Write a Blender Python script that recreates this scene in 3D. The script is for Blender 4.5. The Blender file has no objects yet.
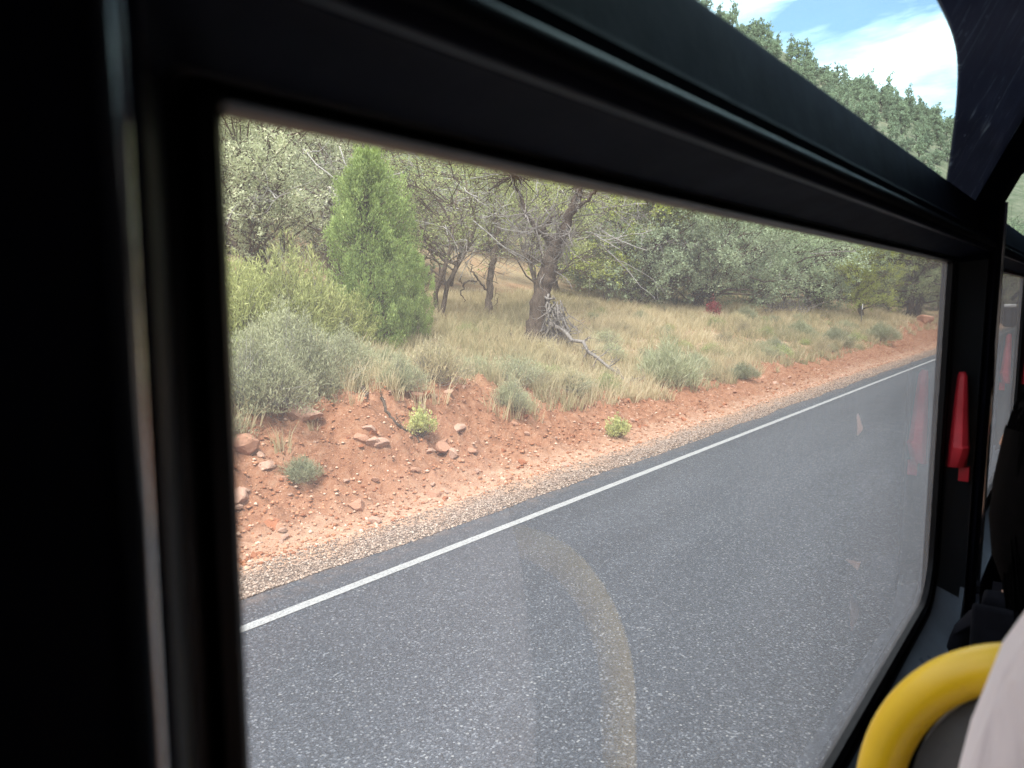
import bpy, math, random
import numpy as np
R = math.radians
rng = np.random.default_rng(7)
random.seed(7)
sc = bpy.context.scene
C = sc.collection

# ------------------------------------------------------------------ camera model
CAM = np.array([0.0, 0.0, 2.30]); FPX = 769.0; PITCH = R(6.7); YAW = R(37.4)
FW = np.array([math.cos(YAW)*math.cos(PITCH), math.sin(YAW)*math.cos(PITCH), -math.sin(PITCH)])
RT = np.array([math.sin(YAW), -math.cos(YAW), 0.0])
UP = np.cross(RT, FW)
def ray(px, py):
    d = FW*FPX + RT*(px-512) + UP*(384-py)
    return d/np.linalg.norm(d)
def at(px, py, dist): return CAM + ray(px, py)*dist

# ------------------------------------------------------------------ noise
def _h(ix, iy, s):
    n = (ix.astype(np.int64)*374761393 + iy.astype(np.int64)*668265263 + s*1274126177) & 0xffffffff
    n = ((n ^ (n >> 13))*1274126177) & 0xffffffff
    return ((n ^ (n >> 16)) & 0xffff)/65535.0
def vnoise(x, y, s=0):
    x = np.asarray(x, float); y = np.asarray(y, float)
    ix = np.floor(x); iy = np.floor(y); fx = x-ix; fy = y-iy
    fx = fx*fx*(3-2*fx); fy = fy*fy*(3-2*fy)
    a = _h(ix, iy, s); b = _h(ix+1, iy, s); c = _h(ix, iy+1, s); d = _h(ix+1, iy+1, s)
    return (a*(1-fx)+b*fx)*(1-fy) + (c*(1-fx)+d*fx)*fy
def fbm(x, y, s=0, o=4):
    t = 0; a = .5
    for i in range(o):
        t = t + a*(vnoise(x, y, s+i*17)-.5); x = np.asarray(x)*2.03+11.3; y = np.asarray(y)*2.03+5.7; a *= .5
    return t*2
def sstep(a, b, x):
    t = np.clip((x-a)/(b-a), 0, 1); return t*t*(3-2*t)

# ------------------------------------------------------------------ terrain height
ROAD_EDGE = 5.03
def height(x, y):
    x = np.asarray(x, float); y = np.asarray(y, float)
    hb = np.interp(x, [-20, 0, 3, 5.5, 8, 9.6, 11.2, 13, 17, 25, 33, 42, 55, 90], [.9, 1.0, .95, .92, 1.22, .95, .6, .38, .3, .3, .4, .8, 1.0, .8])
    hb = hb*(1+.18*fbm(x*.9, y*0+3, 5))
    yc = 7.75 + .5*fbm(x*.45, x*0, 9) + .2*fbm(x*1.6, x*0, 31)
    yf = 5.75 + .15*fbm(x*.5, x*0, 12)
    t = np.clip((y-yf)/(yc-yf), 0, 1)
    bank = hb*(.42*t+.58*sstep(.35, .95, t))
    y2 = np.maximum(hb+.25, 1.05); y3 = np.maximum(hb+.5, 1.7)
    # beyond crest
    u1 = np.clip((y-yc)/(10.6-yc), 0, 1); u2 = np.clip((y-10.6)/4.6, 0, 1); u3 = np.clip((y-15.2)/5, 0, 1); u4 = np.maximum(y-20.2, 0)
    near = bank + (y2-hb)*u1*u1*(2-u1) + (y3-y2)*u2 + .6*u3 + np.minimum(u4*.34, 26+u4*.02)*sstep(0, 10, u4+3)
    bumps = (.10*fbm(x*1.1, y*1.1, 3) + .05*fbm(x*4, y*4, 8, 3))*sstep(yf-.1, yf+.8, y)
    slope = sstep(yf, yf+.5, y)*(1-sstep(yc-.1, yc+.6, y))
    gul = -.24*np.abs(fbm(x*2.3+y*.35, y*.6, 44, 3))*slope
    clod = (.22*np.abs(fbm(x*5.5, y*6, 21, 4)) + .05*np.maximum(fbm(x*11, y*11, 77, 3), 0))*slope
    z = near + bumps + clod + gul
    z = np.where(y < yf, .0 + .03*np.clip((y-5.1), 0, 1) , z)
    z = z - .02 + .012*fbm(x*6, y*6, 66, 3)*sstep(5.0, 5.6, y)
    # right-hand side of the road: unseen steep slope added to dim the bus
    yr = -y-7.5
    z = np.where(y < -3.6, -.02 + sstep(0, 2.5, yr-0)*.5 + np.minimum(.95*np.maximum(yr-2, 0)*sstep(0, 5, yr-2), 34) + .15*fbm(x*.7, y*.7, 4)*sstep(0, 1, yr), z)
    z = np.where((y <= 5.0) & (y >= -3.6), -.03, z)
    # main hill ahead
    p = np.array([185., 76.]); tv = np.array([.604, -.797]); nv = np.array([-.797, -.604])
    t_ = (x-p[0])*tv[0] + (y-p[1])*tv[1]; s_ = (x-p[0])*nv[0] + (y-p[1])*nv[1]
    crest = np.interp(t_, [-400, -120, -60, 0, 22, 40, 54, 90, 150, 400], [120, 96, 84, 65.5, 54.5, 45.5, 41.5, 34, 27, 20])
    crest = crest + 1.6*fbm(t_*.06, t_*0, 2)
    f = np.where(s_ > 0, 1-np.clip(s_/118, 0, 1), 1-np.clip(-s_/260, 0, .75))
    f = np.where(s_ > 0, f**1.15, f)
    hill = crest*f + (3.5*fbm(x*.03, y*.03, 14) + 1.0*fbm(x*.15, y*.15, 15))*sstep(.02, .3, f)
    return np.maximum(z, z*0+np.where(f > .001, hill, -1)) if True else z
def hz(x, y): return float(height(np.array([x]), np.array([y]))[0])
def hit(px, py, tmax=400):
    d = ray(px, py); ts = np.concatenate([np.arange(2, 60, .04), np.arange(60, tmax, .5)])
    P = CAM[None]+d[None]*ts[:, None]
    below = P[:, 2] < height(P[:, 0], P[:, 1])
    i = np.argmax(below)
    if not below[i]: return None
    return P[i]

# ------------------------------------------------------------------ object helpers
def mesh_np(name, V, F, mat=None, parent=None, smooth=False, attrs=None):
    """F: (n,3)/(n,4) int array, or a list of such arrays."""
    V = np.asarray(V, np.float32)
    Fs = F if isinstance(F, list) else [F]
    Fs = [np.asarray(f, np.int32) for f in Fs if len(f)]
    me = bpy.data.meshes.new(name)
    me.vertices.add(len(V)); me.vertices.foreach_set('co', V.ravel())
    nl = sum(f.size for f in Fs); nf = sum(len(f) for f in Fs)
    me.loops.add(nl); me.polygons.add(nf)
    me.loops.foreach_set('vertex_index', np.concatenate([f.ravel() for f in Fs]))
    tot = np.concatenate([np.full(len(f), f.shape[1], np.int32) for f in Fs])
    st = np.concatenate([[0], np.cumsum(tot)[:-1]]).astype(np.int32)
    me.polygons.foreach_set('loop_start', st); me.polygons.foreach_set('loop_total', tot)
    if smooth: me.polygons.foreach_set('use_smooth', np.ones(nf, bool))
    if attrs:
        for k, a in attrs.items():
            at_ = me.attributes.new(k, 'FLOAT', 'POINT'); at_.data.foreach_set('value', np.asarray(a, np.float32))
    me.update(calc_edges=True); me.validate()
    o = bpy.data.objects.new(name, me); C.objects.link(o)
    if mat: me.materials.append(mat)
    if parent: o.parent = parent
    return o
def tag(o, label=None, cat=None, group=None, kind=None):
    if label: o['label'] = label
    if cat: o['category'] = cat
    if group: o['group'] = group
    if kind: o['kind'] = kind
    return o
def empty(name, loc=(0, 0, 0), rz=0, label=None, cat=None, group=None):
    o = bpy.data.objects.new(name, None); C.objects.link(o); o.location = [float(v) for v in loc]; o.rotation_euler = (0, 0, rz); o.empty_display_size = .1
    return tag(o, label, cat, group)
def copy_tree(o, loc, rz=0, s=1.0, label=None, group=None, sz=None):
    r = o.copy(); C.objects.link(r); r.location = [float(v) for v in loc]; r.rotation_euler = (0, 0, rz); r.scale = (s, s, sz or s)
    if label: r['label'] = label
    if group: r['group'] = group
    for ch in list(o.children):
        c = ch.copy(); C.objects.link(c); c.parent = r
    return r

class MB:
    def __init__(s): s.V = []; s.T = []; s.Q = []; s.n = 0; s.A = []
    def add(s, V, T=None, Q=None, a=0.0):
        V = np.asarray(V, float).reshape(-1, 3)
        s.V.append(V)
        s.A.append(np.broadcast_to(np.asarray(a, float), (len(V),)))
        if T is not None and len(T): s.T.append(np.asarray(T, int).reshape(-1, 3)+s.n)
        if Q is not None and len(Q): s.Q.append(np.asarray(Q, int).reshape(-1, 4)+s.n)
        s.n += len(V)
    def tube(s, P, r, sides=6, a=0.0, cap=True):
        P = np.asarray(P, float); n = len(P)
        r = np.broadcast_to(np.asarray(r, float), (n,))
        T = np.gradient(P, axis=0); T /= np.linalg.norm(T, axis=1)[:, None]+1e-9
        ref = np.array([0, 0, 1.]) if abs(T[0][2]) < .9 else np.array([1., 0, 0])
        U = np.cross(T[0], ref); U /= np.linalg.norm(U)
        rings = []
        for i in range(n):
            U = U - T[i]*np.dot(U, T[i]); U /= np.linalg.norm(U)+1e-9
            W = np.cross(T[i], U)
            an = np.arange(sides)*2*math.pi/sides
            rings.append(P[i] + r[i]*(np.cos(an)[:, None]*U + np.sin(an)[:, None]*W))
        V = np.concatenate(rings)
        Q = []
        for i in range(n-1):
            for j in range(sides):
                k = (j+1) % sides
                Q.append((i*sides+j, i*sides+k, (i+1)*sides+k, (i+1)*sides+j))
        T_ = []
        if cap:
            V = np.concatenate([V, P[:1], P[-1:]])
            for j in range(sides):
                k = (j+1) % sides
                T_.append((n*sides, k, j)); T_.append((n*sides+1, (n-1)*sides+j, (n-1)*sides+k))
        s.add(V, T_, Q, a)
    def box(s, lo, hi):
        x0, y0, z0 = lo; x1, y1, z1 = hi
        V = [(x0,y0,z0),(x1,y0,z0),(x1,y1,z0),(x0,y1,z0),(x0,y0,z1),(x1,y0,z1),(x1,y1,z1),(x0,y1,z1)]
        s.add(V, None, [(0,3,2,1),(4,5,6,7),(0,1,5,4),(1,2,6,5),(2,3,7,6),(3,0,4,7)])
    def prism(s, prof, x0, x1, axis=0):
        """closed profile [(y,z)] extruded along x; side faces only + fan caps"""
        n = len(prof)
        V = [(x0, y, z) for y, z in prof] + [(x1, y, z) for y, z in prof]
        Q = [(i, (i+1) % n, n+(i+1) % n, n+i) for i in range(n)]
        c = np.mean(np.array(prof), axis=0)
        V += [(x0, c[0], c[1]), (x1, c[0], c[1])]
        T = [(2*n, (i+1) % n, i) for i in range(n)] + [(2*n+1, n+i, n+(i+1) % n) for i in range(n)]
        s.add(V, T, Q)
    def build(s, name, mat, parent=None, smooth=False, bevel=0, attr=False, segs=2, subdiv=0):
        V = np.concatenate(s.V)
        F = []
        if s.T: F.append(np.concatenate(s.T))
        if s.Q: F.append(np.concatenate(s.Q))
        o = mesh_np(name, V, F, mat, parent, smooth, {'tone': np.concatenate(s.A)} if attr else None)
        if subdiv:
            m = o.modifiers.new('sub', 'SUBSURF'); m.levels = m.render_levels = subdiv
        if bevel:
            m = o.modifiers.new('bevel', 'BEVEL'); m.width = bevel; m.segments = segs; m.limit_method = 'ANGLE'; m.angle_limit = R(35)
        return o

# ------------------------------------------------------------------ materials
def mat(name): 
    m = bpy.data.materials.new(name); m.use_nodes = True; nt = m.node_tree
    return m, nt, nt.nodes['Principled BSDF'], nt.nodes['Material Output']
def N(nt, t, **kw):
    n = nt.nodes.new(t)
    for k, v in kw.items():
        if k in n.inputs: n.inputs[k].default_value = v
        else: setattr(n, k, v)
    return n
def ramp(nt, fac, stops, interp='LINEAR'):
    r = nt.nodes.new('ShaderNodeValToRGB'); r.color_ramp.interpolation = interp
    e = r.color_ramp.elements
    while len(e) < len(stops): e.new(.5)
    for i, (p, c) in enumerate(stops):
        e[i].position = p; e[i].color = (c[0], c[1], c[2], 1) if hasattr(c, '__len__') else (c, c, c, 1)
    nt.links.new(fac, r.inputs[0]); return r.outputs[0]
def mix(nt, f, a, b, bt='MIX'):
    m = nt.nodes.new('ShaderNodeMix'); m.data_type = 'RGBA'; m.blend_type = bt
    for s, v in ((0, f), (6, a), (7, b)):
        if hasattr(v, 'is_output') or isinstance(v, bpy.types.NodeSocket): nt.links.new(v, m.inputs[s])
        else: m.inputs[s].default_value = v if s == 0 else (v[0], v[1], v[2], 1)
    return m.outputs[2]
def noise(nt, vec, scale, detail=4, rough=.55, dist=0):
    n = N(nt, 'ShaderNodeTexNoise', Scale=scale, Detail=detail, Roughness=rough, Distortion=dist)
    if vec is not None: nt.links.new(vec, n.inputs['Vector'])
    return n.outputs['Fac']
def bump(nt, h, strength, dist, bsdf, prev=None):
    b = N(nt, 'ShaderNodeBump', Strength=strength, Distance=dist); nt.links.new(h, b.inputs['Height'])
    if prev: nt.links.new(prev, b.inputs['Normal'])
    if bsdf: nt.links.new(b.outputs[0], bsdf.inputs['Normal'])
    return b.outputs[0]
def simple(name, col, rough=.5, spec=.5, var=.25, scale=8, bumpk=0, metal=0, bscale=200, sheen=0):
    m, nt, b, out = mat(name)
    tc = N(nt, 'ShaderNodeTexCoord').outputs['Object']
    f = noise(nt, tc, scale)
    lo = [c*(1-var) for c in col]; hi = [min(1, c*(1+var)) for c in col]
    nt.links.new(ramp(nt, f, [(.3, lo), (.7, hi)]), b.inputs['Base Color'])
    r = noise(nt, tc, scale*3)
    rr = N(nt, 'ShaderNodeMapRange'); nt.links.new(r, rr.inputs[0]); rr.inputs[3].default_value = max(.02, rough-.08); rr.inputs[4].default_value = min(1, rough+.08)
    nt.links.new(rr.outputs[0], b.inputs['Roughness'])
    b.inputs['Specular IOR Level'].default_value = spec; b.inputs['Metallic'].default_value = metal
    if sheen: b.inputs['Sheen Weight'].default_value = sheen
    if bumpk: bump(nt, noise(nt, tc, bscale, 2), bumpk, .001, b)
    return m

def foliage_mat(name, stops, trans=.3, rough=.6):
    m, nt, b, out = mat(name)
    a = N(nt, 'ShaderNodeAttribute', attribute_name='tone')
    oi = N(nt, 'ShaderNodeObjectInfo')
    col = ramp(nt, a.outputs['Fac'], stops)
    hsv = N(nt, 'ShaderNodeHueSaturation')
    mr = N(nt, 'ShaderNodeMapRange'); nt.links.new(oi.outputs['Random'], mr.inputs[0]); mr.inputs[3].default_value = .8; mr.inputs[4].default_value = 1.2
    nt.links.new(mr.outputs[0], hsv.inputs['Value']); nt.links.new(col, hsv.inputs['Color'])
    b.inputs['Roughness'].default_value = rough; b.inputs['Specular IOR Level'].default_value = .3
    nt.links.new(hsv.outputs[0], b.inputs['Base Color'])
    t = N(nt, 'ShaderNodeBsdfTranslucent'); nt.links.new(hsv.outputs[0], t.inputs['Color'])
    ms = N(nt, 'ShaderNodeMixShader'); ms.inputs[0].default_value = trans
    nt.links.new(b.outputs[0], ms.inputs[1]); nt.links.new(t.outputs[0], ms.inputs[2]); nt.links.new(ms.outputs[0], out.inputs['Surface'])
    return m

def bark_mat(name, c0, c1, c2=None):
    m, nt, b, out = mat(name)
    tc = N(nt, 'ShaderNodeTexCoord').outputs['Object']
    mp = N(nt, 'ShaderNodeMapping'); mp.inputs['Scale'].default_value = (1, 1, .25); nt.links.new(tc, mp.inputs[0])
    f = noise(nt, mp.outputs[0], 26, 5, .65)
    col = ramp(nt, f, [(.32, c0), (.62, c1)] + ([(.75, c2)] if c2 else []))
    nt.links.new(col, b.inputs['Base Color']); b.inputs['Roughness'].default_value = .9; b.inputs['Specular IOR Level'].default_value = .15
    bump(nt, f, .9, .02, b); return m

# --- ground
def ground_mat():
    m, nt, b, out = mat('red_earth')
    g = N(nt, 'ShaderNodeNewGeometry').outputs['Position']
    sx = N(nt, 'ShaderNodeSeparateXYZ'); nt.links.new(g, sx.inputs[0]); Y = sx.outputs['Y']; Z = sx.outputs['Z']
    n1 = noise(nt, g, 1.3, 6, .6); n2 = noise(nt, g, 9, 6, .65); n3 = noise(nt, g, 55, 3, .7)
    red = ramp(nt, n1, [(.25, (0.224, 0.101, 0.056)), (.5, (0.310, 0.147, 0.084)), (.75, (0.370, 0.206, 0.132))])
    red = mix(nt, .55, red, ramp(nt, n2, [(.32, (0.129, 0.049, 0.026)), (.5, (0.292, 0.139, 0.080)), (.7, (0.404, 0.252, 0.168))]))
    # pale dust and pebbles
    vo = N(nt, 'ShaderNodeTexVoronoi', Scale=26.0, Randomness=1.0); nt.links.new(g, vo.inputs['Vector'])
    peb = ramp(nt, vo.outputs['Distance'], [(.12, 1), (.24, 0)])
    sepc = N(nt, 'ShaderNodeSeparateColor'); nt.links.new(vo.outputs['Color'], sepc.inputs[0])
    pick = ramp(nt, sepc.outputs[0], [(.72, 0), (.76, 1)])
    pm = mix(nt, 1.0, peb, pick, 'MULTIPLY')
    red = mix(nt, pm, red, (.55, .33, .22))
    # verge: pinkish dust near the road
    def mr(s, a, b_, lo=0, hi=1):
        k = N(nt, 'ShaderNodeMapRange'); k.interpolation_type = 'SMOOTHSTEP'; nt.links.new(s, k.inputs[0]); k.inputs[1].default_value = a; k.inputs[2].default_value = b_; k.inputs[3].default_value = lo; k.inputs[4].default_value = hi
        return k.outputs[0]
    wob = N(nt, 'ShaderNodeMath', operation='MULTIPLY_ADD'); nt.links.new(n1, wob.inputs[0]); wob.inputs[1].default_value = 1.0; nt.links.new(Y, wob.inputs[2])
    dust = mr(wob.outputs[0], 6.1, 6.9, .85, 0)
    dcol = ramp(nt, n2, [(.3, (0.378, 0.224, 0.148)), (.6, (0.504, 0.336, 0.237)), (.8, (0.558, 0.420, 0.324))])
    col = mix(nt, dust, red, dcol)
    # gravel band
    grav = mr(wob.outputs[0], 5.75, 6.0, 1, 0)
    vg = N(nt, 'ShaderNodeTexVoronoi', Scale=52.0); nt.links.new(g, vg.inputs['Vector'])
    sg = N(nt, 'ShaderNodeSeparateColor'); nt.links.new(vg.outputs['Color'], sg.inputs[0])
    gcol = ramp(nt, sg.outputs[0], [(0, (0.122, 0.092, 0.076)), (.35, (0.245, 0.178, 0.143)), (.6, (0.347, 0.255, 0.204)), (.85, (0.428, 0.326, 0.265)), (1, (0.510, 0.439, 0.377))])
    col = mix(nt, grav, col, gcol)
    # litter and dry cover on the flat above the bank, and further off
    n4 = noise(nt, g, .55, 5, .6)
    pl = mr(Y, 7.5, 8.6); pm2 = N(nt, 'ShaderNodeMath', operation='MULTIPLY'); nt.links.new(pl, pm2.inputs[0]); nt.links.new(ramp(nt, n4, [(.42, .95), (.66, .45)]), pm2.inputs[1])
    lit = ramp(nt, n3, [(.3, (0.196, 0.144, 0.090)), (.55, (0.391, 0.312, 0.192)), (.75, (0.529, 0.444, 0.288))])
    col = mix(nt, pm2.outputs[0], col, lit)
    # hill: pale scree with sandstone
    far = mr(sx.outputs['X'], 60, 95)
    n5 = noise(nt, g, .13, 6, .65); n6 = noise(nt, g, .9, 5, .6)
    hc = mix(nt, .5, ramp(nt, n5, [(.35, (.10, .105, .06)), (.52, (.16, .145, .09)), (.70, (.36, .25, .17))]), ramp(nt, n6, [(.38, (.09, .095, .05)), (.70, (.27, .21, .15))]))
    col = mix(nt, far, col, hc)
    nt.links.new(col, b.inputs['Base Color']); b.inputs['Roughness'].default_value = .95; b.inputs['Specular IOR Level'].default_value = .1
    h1 = bump(nt, n2, .7, .05, None); h2 = bump(nt, n3, .7, .015, None, h1)
    ad = bump(nt, vg.outputs['Distance'], .5, .01, b, h2)
    return m
def asphalt_mat():
    m, nt, b, out = mat('asphalt')
    g = N(nt, 'ShaderNodeNewGeometry').outputs['Position']
    v = N(nt, 'ShaderNodeTexVoronoi', Scale=90.0); nt.links.new(g, v.inputs['Vector'])
    v2 = N(nt, 'ShaderNodeTexVoronoi', Scale=42.0); nt.links.new(g, v2.inputs['Vector'])
    s = N(nt, 'ShaderNodeSeparateColor'); nt.links.new(v.outputs['Color'], s.inputs[0])
    s2 = N(nt, 'ShaderNodeSeparateColor'); nt.links.new(v2.outputs['Color'], s2.inputs[0])
    base = ramp(nt, s.outputs[0], [(0, (0.028, 0.033, 0.042)), (.5, (0.049, 0.057, 0.071)), (.8, (0.075, 0.085, 0.104)), (.92, (0.110, 0.119, 0.139)), (1, (0.210, 0.223, 0.246))])
    chip = ramp(nt, s2.outputs[1], [(.87, 0), (.93, 1)]); near_ = ramp(nt, v2.outputs['Distance'], [(.25, 1), (.42, 0)])
    base = mix(nt, mix(nt, 1.0, chip, near_, 'MULTIPLY'), base, (.26, .265, .27))
    mp = N(nt, 'ShaderNodeMapping'); mp.inputs['Scale'].default_value = (.12, 1, 1); nt.links.new(g, mp.inputs[0])
    big = noise(nt, mp.outputs[0], 1.1, 4, .5)
    base = mix(nt, 1.0, base, ramp(nt, big, [(.3, (.74, .75, .77)), (.7, (1.2, 1.19, 1.17))]), 'MULTIPLY')
    sep = N(nt, 'ShaderNodeSeparateXYZ'); nt.links.new(g, sep.inputs[0])
    k = N(nt, 'ShaderNodeMapRange'); nt.links.new(sep.outputs['Y'], k.inputs[0]); k.inputs[1].default_value = 4.72; k.inputs[2].default_value = 5.03
    f2 = N(nt, 'ShaderNodeMath', operation='MULTIPLY'); nt.links.new(k.outputs[0], f2.inputs[0]); nt.links.new(ramp(nt, noise(nt, g, 7, 4), [(.4, 0), (.75, .7)]), f2.inputs[1])
    base = mix(nt, f2.outputs[0], base, (.25, .17, .125))
    nt.links.new(base, b.inputs['Base Color'])
    b.inputs['Roughness'].default_value = .62; b.inputs['Specular IOR Level'].default_value = .45
    n1 = bump(nt, v.outputs['Distance'], .8, .006, None); bump(nt, v2.outputs['Distance'], .5, .006, b, n1)
    return m
def paint_mat(name, col):
    m, nt, b, out = mat(name)
    g = N(nt, 'ShaderNodeNewGeometry').outputs['Position']
    n = noise(nt, g, 60, 4, .7); n2 = noise(nt, g, 9, 4, .6)
    c = mix(nt, ramp(nt, n, [(.38, .85), (.5, 0)]), col, (.13, .13, .135))
    c = mix(nt, ramp(nt, n2, [(.3, .35), (.6, 0)]), c, (.22, .21, .2))
    nt.links.new(c, b.inputs['Base Color']); b.inputs['Roughness'].default_value = .7
    bump(nt, n, .5, .003, b); return m

# --- bus
BLACK = simple('black_plastic', (.0068, .0078, .0165), .6, .05, .3, 14, .25)
BLACK_GLOSS = simple('black_rubber', (.002, .0022, .0035), .4, .2, .3, 20)
SILLM = simple('skylit_sill', (.24, .30, .37), .3, .5, .2, 10, .2)  # sky light on the sill painted into a lighter, bluer trim colour
REVEAL = simple('dark_grey_trim', (.022, .026, .031), .35, .4, .2, 10, .2)
BEADM = simple('satin_black_bead', (.009, .010, .014), .32, .45, .2, 20)
CEIL = simple('grey_headlining', (.05, .05, .055), .8, .2, .15, 6)
PANELM = simple('grey_wall_laminate', (.025, .026, .03), .55, .3, .2, 10)
STRIPM = simple('satin_metal_strip', (.92, .94, .97), .10, .5, .1, 5, metal=.9)
REDM = simple('red_handle_plastic', (.60, .03, .045), .5, .35, .12, 30)
YEL = simple('yellow_powder_coat', (.78, .50, .012), .33, .5, .10, 12)
SEATM = simple('grey_seat_shell', (.06, .065, .072), .45, .4, .2, 18, .3)
FABM = simple('dark_seat_fabric', (.005, .0055, .008), .95, .06, .3, 40, .5)
BODYM = simple('bus_body_paint', (.55, .55, .53), .3, .5, .05, 3)
WHITEM = simple('white_plastic', (.7, .7, .7), .4, .5, .05, 9)

def glass_mat(name, tint=(.93, .96, .95), k=1.0, film=.05):
    m, nt, b, out = mat(name); nt.nodes.remove(b)
    tr = N(nt, 'ShaderNodeBsdfTransparent'); tr.inputs[0].default_value = (*tint, 1)
    gl = N(nt, 'ShaderNodeBsdfGlossy', Roughness=0.004); gl.inputs['Color'].default_value = (1, 1, 1, 1)
    fr = N(nt, 'ShaderNodeFresnel', IOR=1.5)
    f2 = N(nt, 'ShaderNodeMath', operation='MULTIPLY'); nt.links.new(fr.outputs[0], f2.inputs[0]); f2.inputs[1].default_value = k
    ms = N(nt, 'ShaderNodeMixShader'); nt.links.new(f2.outputs[0], ms.inputs[0]); nt.links.new(tr.outputs[0], ms.inputs[1]); nt.links.new(gl.outputs[0], ms.inputs[2])
    # dust film on the pane, thickened to paint in a haze veil
    tc = N(nt, 'ShaderNodeTexCoord').outputs['Object']
    df = N(nt, 'ShaderNodeBsdfTranslucent'); df.inputs[0].default_value = (.75, .76, .78, 1)
    dust_veil = ramp(nt, noise(nt, tc, 4, 6, .7), [(.3, film*.75), (.75, film*1.25)])
    m2 = N(nt, 'ShaderNodeMixShader'); nt.links.new(dust_veil, m2.inputs[0]); nt.links.new(ms.outputs[0], m2.inputs[1]); nt.links.new(df.outputs[0], m2.inputs[2])
    nt.links.new(m2.outputs[0], out.inputs['Surface'])
    return m
GLASS = glass_mat('window_glass', k=1.3, film=.125)
GLASSR = glass_mat('light_cutting_glass', tint=(.22, .25, .27), k=.5, film=.006)  # dark tint added to the right-hand panes to cut light and reflections
GLASS2 = glass_mat('roof_window_glass', tint=(.62, .85, .85), k=.35, film=.05)
def surround_mat():
    m, nt, b, out = mat('scratched_dark_acrylic')
    tc = N(nt, 'ShaderNodeTexCoord').outputs['Object']
    base = ramp(nt, noise(nt, tc, 9, 5, .65, .6), [(.3, (.035, .038, .065)), (.55, (.06, .07, .115)), (.72, (.10, .12, .18))])
    lines = None
    for sc_, ro, th in ((13, .9, .006), (9, -.5, .005), (21, .25, .004), (17, 1.3, .004)):
        mp = N(nt, 'ShaderNodeMapping'); mp.inputs['Rotation'].default_value = (ro, ro*.7, ro); mp.inputs['Scale'].default_value = (sc_, 1.2, 1.2); nt.links.new(tc, mp.inputs[0])
        n = noise(nt, mp.outputs[0], 1.0, 2, .5, .4)
        l = ramp(nt, n, [(.5-th, 0), (.5, 1), (.5+th, 0)])
        br = ramp(nt, noise(nt, tc, 14+sc_, 2), [(.5, 0), (.62, 1)])
        l = mix(nt, 1.0, l, br, 'MULTIPLY')
        lines = l if lines is None else mix(nt, 1.0, lines, l, 'LIGHTEN')
    vo = N(nt, 'ShaderNodeTexVoronoi', Scale=55.0); nt.links.new(tc, vo.inputs['Vector'])
    sp = ramp(nt, vo.outputs['Distance'], [(.07, 1), (.13, 0)])
    sp = mix(nt, 1.0, sp, ramp(nt, noise(nt, tc, 11, 3), [(.52, 0), (.62, 1)]), 'MULTIPLY')
    col = mix(nt, lines, base, (.38, .42, .46)); col = mix(nt, sp, col, (.5, .55, .6))
    nt.links.new(col, b.inputs['Base Color']); b.inputs['Roughness'].default_value = .22
    bump(nt, noise(nt, tc, 25, 3), .15, .004, b)
    tr = N(nt, 'ShaderNodeBsdfTransparent'); tr.inputs[0].default_value = (.050, .044, .052, 1)
    b.inputs['Specular IOR Level'].default_value = .12; b.inputs['Roughness'].default_value = .5
    tl = N(nt, 'ShaderNodeBsdfTranslucent'); nt.links.new(mix(nt, lines, mix(nt, sp, (.030, .031, .046), (.40, .42, .46)), (.34, .36, .38)), tl.inputs[0])
    a1 = N(nt, 'ShaderNodeAddShader'); a2 = N(nt, 'ShaderNodeAddShader')
    nt.links.new(b.outputs[0], a1.inputs[0]); nt.links.new(tr.outputs[0], a1.inputs[1]); nt.links.new(a1.outputs[0], a2.inputs[0]); nt.links.new(tl.outputs[0], a2.inputs[1])
    nt.links.new(a2.outputs[0], out.inputs['Surface'])
    return m
SURR = surround_mat()

# ================================================================== SKY / LIGHT
w = bpy.data.worlds.new("World"); sc.world = w; w.use_nodes = True
nt = w.node_tree; bg = nt.nodes['Background']
SUN_EL = R(56); SUN_DIR = np.array([-math.cos(R(28)), -math.sin(R(28))])   # horizontal direction towards the sun
sky = nt.nodes.new('ShaderNodeTexSky'); sky.sky_type = 'NISHITA'; sky.sun_disc = False
sky.sun_elevation = SUN_EL; sky.sun_rotation = math.atan2(SUN_DIR[0], SUN_DIR[1]); sky.altitude = 1200; sky.air_density = 1.0; sky.dust_density = 3.0; sky.ozone_density = 1.0
tc = nt.nodes.new('ShaderNodeTexCoord').outputs['Generated']
mp = nt.nodes.new('ShaderNodeMapping'); mp.inputs['Scale'].default_value = (1.0, 1.0, 3.2); mp.inputs['Location'].default_value = (1.4, -.5, .8); nt.links.new(tc, mp.inputs[0])
n1 = noise(nt, mp.outputs[0], 2.6, 7, .55, .3)
cl = ramp(nt, n1, [(.41, .05), (.58, 1)])
cv = ramp(nt, noise(nt, mp.outputs[0], 5, 5, .6), [(.3, (6.5, 6.9, 7.4)), (.7, (13, 13.2, 13.5))])
colw = mix(nt, cl, sky.outputs[0], cv)
nt.links.new(colw, bg.inputs['Color']); bg.inputs['Strength'].default_value = .09
sl = bpy.data.lights.new('sun', 'SUN'); sl.energy = 2.0; sl.angle = R(9); sl.color = (1, .955, .88)
so = bpy.data.objects.new('sun', sl); C.objects.link(so)
d = np.array([SUN_DIR[0]*math.cos(SUN_EL), SUN_DIR[1]*math.cos(SUN_EL), math.sin(SUN_EL)])
from mathutils import Vector
so.rotation_euler = Vector(d).to_track_quat('Z', 'Y').to_euler(); so.location = (0, 0, 40)

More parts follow.
